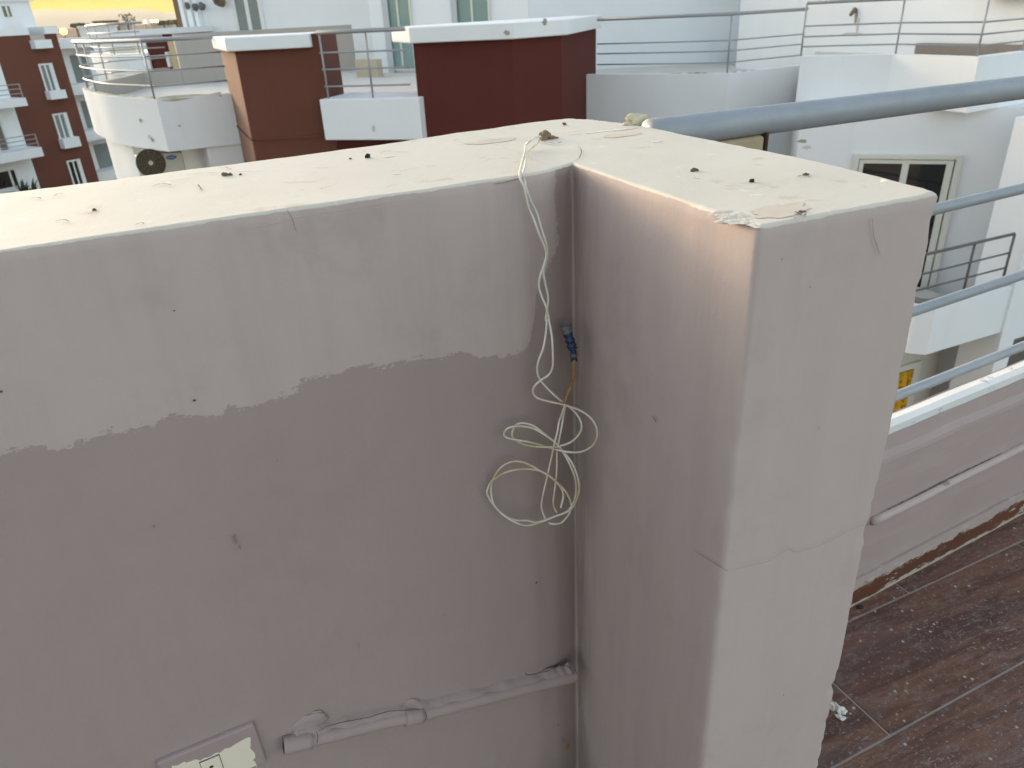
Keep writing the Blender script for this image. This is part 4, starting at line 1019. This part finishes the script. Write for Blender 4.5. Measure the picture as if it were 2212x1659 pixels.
# right wing balconies
FRW = Face(FT.pt(sR_, 0, -1.5)[:2], d=td)
def fr_(x, y): return FRW.sz(*V1(x,y))
sE = FRW.azs(300,200)
mb = MB(); mb.fbox(FRW, .02, sE+3, BASE, fr_(600,420)[1], -6, -1.4); mb.build('wing_wall', WHITE2, tw)
for (yt, yb, x_) in [(330,415,600),(722,815,720),(1125,1215,800),(1485,1570,880)]:
    mb = MB(); mb.fbox(FRW, .02, sE+2.8, fr_(x_,yb)[1], fr_(x_,yt)[1], -1.5, 0); mb.build('balcony', WHITE, tw)
FRB = Face(FRW.pt(0,0,-1.4)[:2], d=td)
for (x0,x1,y0,y1) in [(560,625,480,720),(655,715,880,1120),(770,830,1260,1500)]:
    a = FRB.sz(*V1(x0,y0)); b = FRB.sz(*V1(x1,y1)); 
    if b[0]-a[0] < .4: b = (a[0]+1.1, b[1])
    m_ = MB(); m_.fbox(FRB, a[0]+.3, b[0]+.3, b[1], a[1], .003, .06); m_.build('window', GLASSG, tw)
# left wing
FLWg = Face(FT.pt(sL_, 0, 1.5)[:2], d=td)
def fl_(x, y): return FLWg.sz(*V1(x,y))
mb = MB(); mb.fbox(FLWg, -14, -.05, BASE, ztop-.3, -6, -1.45); mb.build('wing_wall', WHITE, tw)
for (xt, yt, yb) in [(60,862,935),(150,1305,1390)]:
    mb = MB(); mb.fbox(FLWg, -14, -.02, fl_(xt,yb)[1], fl_(xt,yt)[1], -1.5, 0); mb.build('balcony', WHITE, tw)
    m_ = MB()
    for k, hh in enumerate((.75,.5,.25)): m_.tube([FLWg.pt(-14, fl_(xt,yt)[1]+hh, -.1), FLWg.pt(-.1, fl_(xt,yt)[1]+hh, -.1)], .025, 6)
    m_.tube([FLWg.pt(-.1, fl_(xt,yt)[1], -.1), FLWg.pt(-.1, fl_(xt,yt)[1]+.75, -.1)], .03, 6)
    m_.build('balcony_rail', STEEL, tw)
FLB = Face(FLWg.pt(0,0,-1.45)[:2], d=td)
for (x0,y0,x1,y1,pm) in [(-70,1060,75,1310,M('brown_blind', (.16,.13,.10), .7, .15, 3)),(-60,1500,160,1600,GLASSD)]:
    a = FLB.sz(*V1(x0,y0)); b = FLB.sz(*V1(x1,y1)); 
    m_ = MB(); m_.fbox(FLB, a[0], b[0], b[1], a[1], .003, .05); w_ = m_.build('window', pm, tw)
    m_ = MB(); c_ = (a[0]+b[0])/2+.3; m_.fbox(FLB, c_-.06, c_+.06, b[1], a[1], .052, .08); m_.build('mullion', PALEFR, w_)
# roof room
fr0 = FT.pt(FT.azs(0,60)-2.5, 0, -2.0); FRR = Face(fr0[:2], d=td)
a = FRR.azs(74,40); zt4 = FRR.sz(50,3)[1]
mb = MB(); mb.fbox(FRR, -2, a, ztop, zt4, -4.5, 0); mb.build('roof_room', WHITE, tw)
mb = MB(); mb.fbox(FRR, -2.1, a+.25, zt4+.003, zt4+.16, -4.7, .2); mb.build('roof_room_slab', WHITE2, tw)
s0_, s1_ = FRR.azs(5,20), FRR.azs(24,30); m_ = MB(); m_.fbox(FRR, s0_, s1_, FRR.sz(14,36)[1], FRR.sz(14,13)[1], .003, .05); w_ = m_.build('window', M('olive_shutter', (.20,.18,.11), .7, .2, 4), tw)
m_ = MB(); c_ = (s0_+s1_)/2; m_.fbox(FRR, c_-.05, c_+.05, FRR.sz(14,36)[1], FRR.sz(14,13)[1], .052, .08); m_.build('mullion', PALEFR, w_)

# palm-like plants at the foot of the left wing
PLANT = M('dark_palm_leaf', (.045,.065,.03), .7, .3, 6, 0)
for k, (px, py, lab) in enumerate([(48,405,'spiky dark plant with upright leaves on the far balcony at lower left'), (66,402,'low spreading palm plant beside the red tower foot at lower left')]):
    c = FLWg.hit(px, py, .3); rnd = random.Random(k); m_ = MB()
    e = empty('potted_plant', (c.x,c.y,c.z-1.2), lab, 'plant')
    for j in range(38):
        a = rnd.random()*6.28; L = .9+.9*rnd.random(); el = .5+rnd.random()*.9
        d = Vector((math.cos(a)*math.cos(el), math.sin(a)*math.cos(el), math.sin(el))); s_ = d.cross(Vector((0,0,1))).normalized()*.07
        o_ = Vector((c.x,c.y,c.z-.8)); m1 = o_+d*L*.55; tip = o_+d*L+Vector((0,0,-.25*L))
        m_.add([o_-s_*.4, o_+s_*.4, m1+s_, m1-s_, tip], [(0,1,2,3),(3,2,4)])
    m_.build('leaves', PLANT, e)
    m_ = MB(); m_.tube([Vector((c.x,c.y,c.z-1.2)), Vector((c.x,c.y,c.z-.75))], [.18,.24], 10); m_.build('pot', M('teal_pot', (.10,.26,.25), .6, .1, 4), e)

# ================================================================== ground, far town, hills
GROUND = M('dry_brown_ground', (.155,.115,.085), .95, .3, .02, 0)
mb = MB(); mb.box(-3400,3400,-400,3300,-16.4,BASE-.01); tag(mb.build('ground', GROUND), kind='structure')
ASPH = M('asphalt_street', (.055,.055,.057), .9, .2, .5, .2)
mb = MB(); mb.hexa([Vector(p) for p in [(-60,4,BASE-.012),(60,4,BASE-.012),(60,11,BASE-.012),(-60,11,BASE-.012),(-60,4,BASE+.0),(60,4,BASE),(60,11,BASE),(-60,11,BASE)]]); tag(mb.build('street', ASPH), kind='structure')
def ridge(name, prof, dist, depth, mat, low):
    """a hill range: solid body following the skyline, with foothills towards the viewer"""
    m_ = MB(); vs=[]; fs=[]; n=len(prof); rows=5
    for j in range(rows):
        t = j/(rows-1); 
        for i, (px, py) in enumerate(prof):
            p = az(px, py, dist); k = (dist-depth*(1-t))/dist
            zz = low+(p.z-low)*(t**1.4)*(1+.10*noise.noise(Vector((i*.6,j*1.3,2)))*(1-t))
            vs.append((p.x*k, p.y*k, zz))
    for i, (px, py) in enumerate(prof):
        p = az(px, py, dist); vs.append((p.x*1.12, p.y*1.12, low))
    for j in range(rows):
        for i in range(n-1): fs.append((j*n+i, j*n+i+1, (j+1)*n+i+1, (j+1)*n+i))
    m_.add(vs, fs); return tag(m_.build(name, mat, smooth=True), kind='structure')
prof = [(-900,90),(-600,70),(-300,48),(-100,30),(0,24),(80,22),(110,20.5),(150,22),(200,22.5),(235,20.5),(270,19.5),(310,20),(330,22),(348,26.5),(357,28),(372,26),(395,24),(430,20),(500,22),(620,14),(800,8),(1100,2),(1500,-16),(2000,-40)]
pf = []
for a, b in zip(prof[:-1], prof[1:]):
    for k in range(4): pf.append((a[0]+(b[0]-a[0])*k/4, a[1]+(b[1]-a[1])*k/4 + (.8*noise.noise(Vector((a[0]*.05+k*.7,0,0))) if k else 0)))
HILL = M('bare_hill', (.46,.42,.36), .95, .15, .004, 0)
ridge('hills', pf, 2600, 700, HILL, BASE-.5)
near = [(x, 64.5-(x-250)*.055 - 8 + 1.2*noise.noise(Vector((x*.03,1,0)))) for x in range(-300, 900, 12)]
ridge('terrain', near, 420, 230, M('brown_scrub_rise', (.15,.105,.075), .95, .35, .05, 0), BASE-.5)
# far houses and trees on the rise
HB = [(225,256,46,62,M('brown_far_wall', (.20,.10,.05), .9, .1, .3, 0),300,'flat brown far house above the curved railing'), (200,214,54,60,BEIGE,390,'small beige far house, leftmost of the ones on the skyline'), (268,290,54,60,BEIGE,380,'low beige far house right of the bare tree'),
      (346,372,48,56,BEIGE,360,'beige far house by the brown corner of the top storey'), (228,252,58,66,WHITE,150,'pale low house just below the brown far house')]
for x0,x1,yt,yb,m_,dist,lab in HB:
    f_ = Face(az(x0,yt,dist)[:2], q=az(x1,yt,dist*1.01)[:2]); w = (f_.azs(x1,yt))
    e = empty('far_house', f_.pt(w/2, BASE), lab, 'house', 'far houses on the rise')
    mb = MB(); mb.fbox(f_, 0, w, BASE, fz(f_,(x0+x1)/2,yt), -6, 0); mb.build('walls', m_, e)
    mb = MB(); mb.fbox(f_, -.2, w+.2, fz(f_,(x0+x1)/2,yt)+.01, fz(f_,(x0+x1)/2,yt)+.35, -6.2, .2); mb.build('roof_slab', m_, e)
LEAF = M('far_tree_leaf', (.05,.055,.035), .9, .3, .6, 0); BARK = M('far_tree_bark', (.07,.05,.035), .9, .2, 2, 0)
TR = [(270,30,58,5,'thin pale tree standing tallest on the skyline'), (163,52,62,3.5,'dark round tree left of the two shrubby ones on the skyline'), (178,51,61,3.5,'broad dark tree at the middle of the skyline group'), (190,53,61,3,'low dark tree right of the skyline group'),
      (98,60,70,3,'small dark tree just right of the white roof room'), (352,46,56,4,'dark tree near the building corner at the end of the skyline'), (380,44,54,5,'dense dark tree touching the brown building corner')]
for k, (px, yt, yb, wd, lab) in enumerate(TR):
    dist = 330; rnd = random.Random(k+5); t_ = az(px, yt, dist); b_ = az(px, yb, dist); hgt = t_.z-b_.z
    e = empty('far_tree', (t_.x,t_.y,b_.z-4), lab, 'tree', 'far trees on the rise')
    mb = MB(); mb.tube([Vector((t_.x,t_.y,b_.z-4)), Vector((t_.x,t_.y,b_.z)), Vector((t_.x+.2,t_.y,b_.z+hgt*.6))], [.35,.28,.12], 7)
    for j in range(5):
        a = j*1.3; mb.tube([Vector((t_.x,t_.y,b_.z+hgt*.3)), Vector((t_.x+math.cos(a)*wd*.35,t_.y+math.sin(a)*wd*.35,b_.z+hgt*.75))], [.10,.04], 5)
    mb.build('trunk', BARK, e)
    mb = MB(); N = 260 if k else 110
    for j in range(N):
        a = rnd.random()*6.28; rr = wd*.62*math.sqrt(rnd.random()); zz = b_.z+hgt*(.25+.78*rnd.random()**.8)
        if noise.noise(Vector((math.cos(a)*rr*.5, math.sin(a)*rr*.5, zz*.6+k*5))) < -.12: continue
        rr *= (1-.35*abs((zz-b_.z)/hgt-.55)); c = Vector((t_.x+math.cos(a)*rr, t_.y+math.sin(a)*rr, zz)); s_ = .28+.25*rnd.random()
        u_ = Vector((rnd.gauss(0,1),rnd.gauss(0,1),rnd.gauss(0,1))).normalized()*s_; v_ = Vector((rnd.gauss(0,1),rnd.gauss(0,1),rnd.gauss(0,1))).normalized()*s_
        mb.add([c-u_, c+v_, c+u_, c-v_], [(0,1,2,3)])
    mb.build('crown', LEAF, e)
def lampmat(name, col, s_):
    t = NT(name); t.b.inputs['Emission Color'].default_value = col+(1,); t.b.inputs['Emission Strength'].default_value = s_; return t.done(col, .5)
LAMPY = lampmat('lit_lamp_glass', (1,.62,.18), 5); ORANGE_GLOW = lampmat('orange_glow', (1,.36,.03), 4)
for k, (px, py, dist, r, m_, lab) in enumerate([(313,47,300,.42,LAMPY,'lit yellow street lamp, leftmost of the row on the skyline'),(328,46.5,305,.36,LAMPY,'lit yellow street lamp, second of the row on the skyline'),(333,46,310,.36,LAMPY,'lit yellow street lamp, third of the row on the skyline'),(339,46,315,.40,LAMPY,'lit yellow street lamp, rightmost of the row on the skyline'),(137,68,120,.42,ORANGE_GLOW,'orange glint beside the red tower top, built as a glowing ball on a pole')]):  # last entry: an orange glint, given a glowing ball and pole
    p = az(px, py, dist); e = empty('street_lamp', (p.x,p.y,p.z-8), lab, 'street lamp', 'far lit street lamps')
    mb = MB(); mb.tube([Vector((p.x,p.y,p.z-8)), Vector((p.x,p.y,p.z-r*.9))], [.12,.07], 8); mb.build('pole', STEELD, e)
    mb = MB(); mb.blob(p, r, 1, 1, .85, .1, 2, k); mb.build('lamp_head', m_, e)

# haze
HZ = bpy.data.materials.new('evening_haze'); HZ.use_nodes = True; nt = HZ.node_tree; nt.nodes.remove(nt.nodes['Principled BSDF'])
pv = nt.nodes.new('ShaderNodeVolumePrincipled'); pv.inputs['Density'].default_value = .00018; pv.inputs['Color'].default_value = (.98,.87,.64,1); pv.inputs['Anisotropy'].default_value = .3
nt.links.new(pv.outputs[0], nt.nodes['Material Output'].inputs['Volume'])
mb = MB(); mb.box(-3500,3500,-500,3400,-17.5,77); hz = mb.build('haze', HZ); tag(hz, kind='stuff')

# ------------------------------------------------------------------ camera
cam = bpy.data.cameras.new('camera'); co = bpy.data.objects.new('camera', cam); C.objects.link(co); S.camera = co
cam.sensor_width = 36; cam.sensor_fit = 'HORIZONTAL'; cam.lens = 36*F/2212; cam.clip_start = .02; cam.clip_end = 20000
def toW(v): return Vector((v.dot(XA), v.dot(YA), v.dot(ZA)))
rx = toW(Vector((1,0,0))); uy = toW(Vector((0,-1,0))); bz = toW(Vector((0,0,-1)))
m4 = Matrix.Identity(4)
for i in range(3): m4[i][0] = rx[i]; m4[i][1] = uy[i]; m4[i][2] = bz[i]
m4[2][3] = CAMZ
co.matrix_world = m4
cam.dof.use_dof = True; cam.dof.focus_distance = 1.0; cam.dof.aperture_fstop = 12

# ------------------------------------------------------------------ light
EL, AZ_ = math.radians(6), math.radians(23)                 # low sun behind the hills, a little left of +Y
sd_ = Vector((-math.sin(AZ_)*math.cos(EL), math.cos(AZ_)*math.cos(EL), math.sin(EL)))
sun = bpy.data.lights.new('sun', 'SUN'); sun.energy = .5; sun.angle = math.radians(16); sun.color = (1,.78,.54)
so = bpy.data.objects.new('sun', sun); C.objects.link(so); so.rotation_euler = (-sd_).to_track_quat('-Z','Y').to_euler()
w = bpy.data.worlds.new('World'); S.world = w; w.use_nodes = True; wt = w.node_tree; bg = wt.nodes['Background']
sky = wt.nodes.new('ShaderNodeTexSky'); sky.sky_type = 'NISHITA'; sky.sun_disc = False
sky.sun_elevation = EL; sky.sun_rotation = -AZ_; sky.air_density = 1.0; sky.dust_density = 2.5; sky.ozone_density = 1.0; sky.altitude = 50
hs = wt.nodes.new('ShaderNodeHueSaturation'); hs.inputs['Saturation'].default_value = .62
wt.links.new(sky.outputs[0], hs.inputs['Color'])
# yellow afterglow: a band of sky low over the hills towards the sun
tc = wt.nodes.new('ShaderNodeTexCoord')
def wm(op, a, b):
    nd = wt.nodes.new('ShaderNodeMath'); nd.operation = op
    for k, v in enumerate((a, b)):
        if isinstance(v, bpy.types.NodeSocket): wt.links.new(v, nd.inputs[k])
        else: nd.inputs[k].default_value = v
    return nd.outputs[0]
def wstep(v, lo, hi):
    nd = wt.nodes.new('ShaderNodeMapRange'); nd.interpolation_type = 'SMOOTHSTEP'
    wt.links.new(v, nd.inputs[0]); nd.inputs[1].default_value = lo; nd.inputs[2].default_value = hi; return nd.outputs[0]
dt = wt.nodes.new('ShaderNodeVectorMath'); dt.operation = 'DOT_PRODUCT'; wt.links.new(tc.outputs['Generated'], dt.inputs[0]); dt.inputs[1].default_value = (-math.sin(.12), math.cos(.12), 0)
sx = wt.nodes.new('ShaderNodeSeparateXYZ'); wt.links.new(tc.outputs['Generated'], sx.inputs[0])
glow = wm('MULTIPLY', wstep(sx.outputs[2], .16, .05), wstep(dt.outputs['Value'], .75, .95))
gm = wt.nodes.new('ShaderNodeMix'); gm.data_type = 'RGBA'; gm.blend_type = 'MIX'; wt.links.new(glow, gm.inputs[0]); wt.links.new(hs.outputs[0], gm.inputs[6]); gm.inputs[7].default_value = (1.22,.90,.0,1)
wt.links.new(gm.outputs[2], bg.inputs['Color']); bg.inputs['Strength'].default_value = .15
S.view_settings.view_transform = 'Standard'; S.view_settings.look = 'None'; S.view_settings.gamma = 1
S.view_settings.exposure = 2.27
S.cycles.max_bounces = 6; S.cycles.volume_bounces = 0
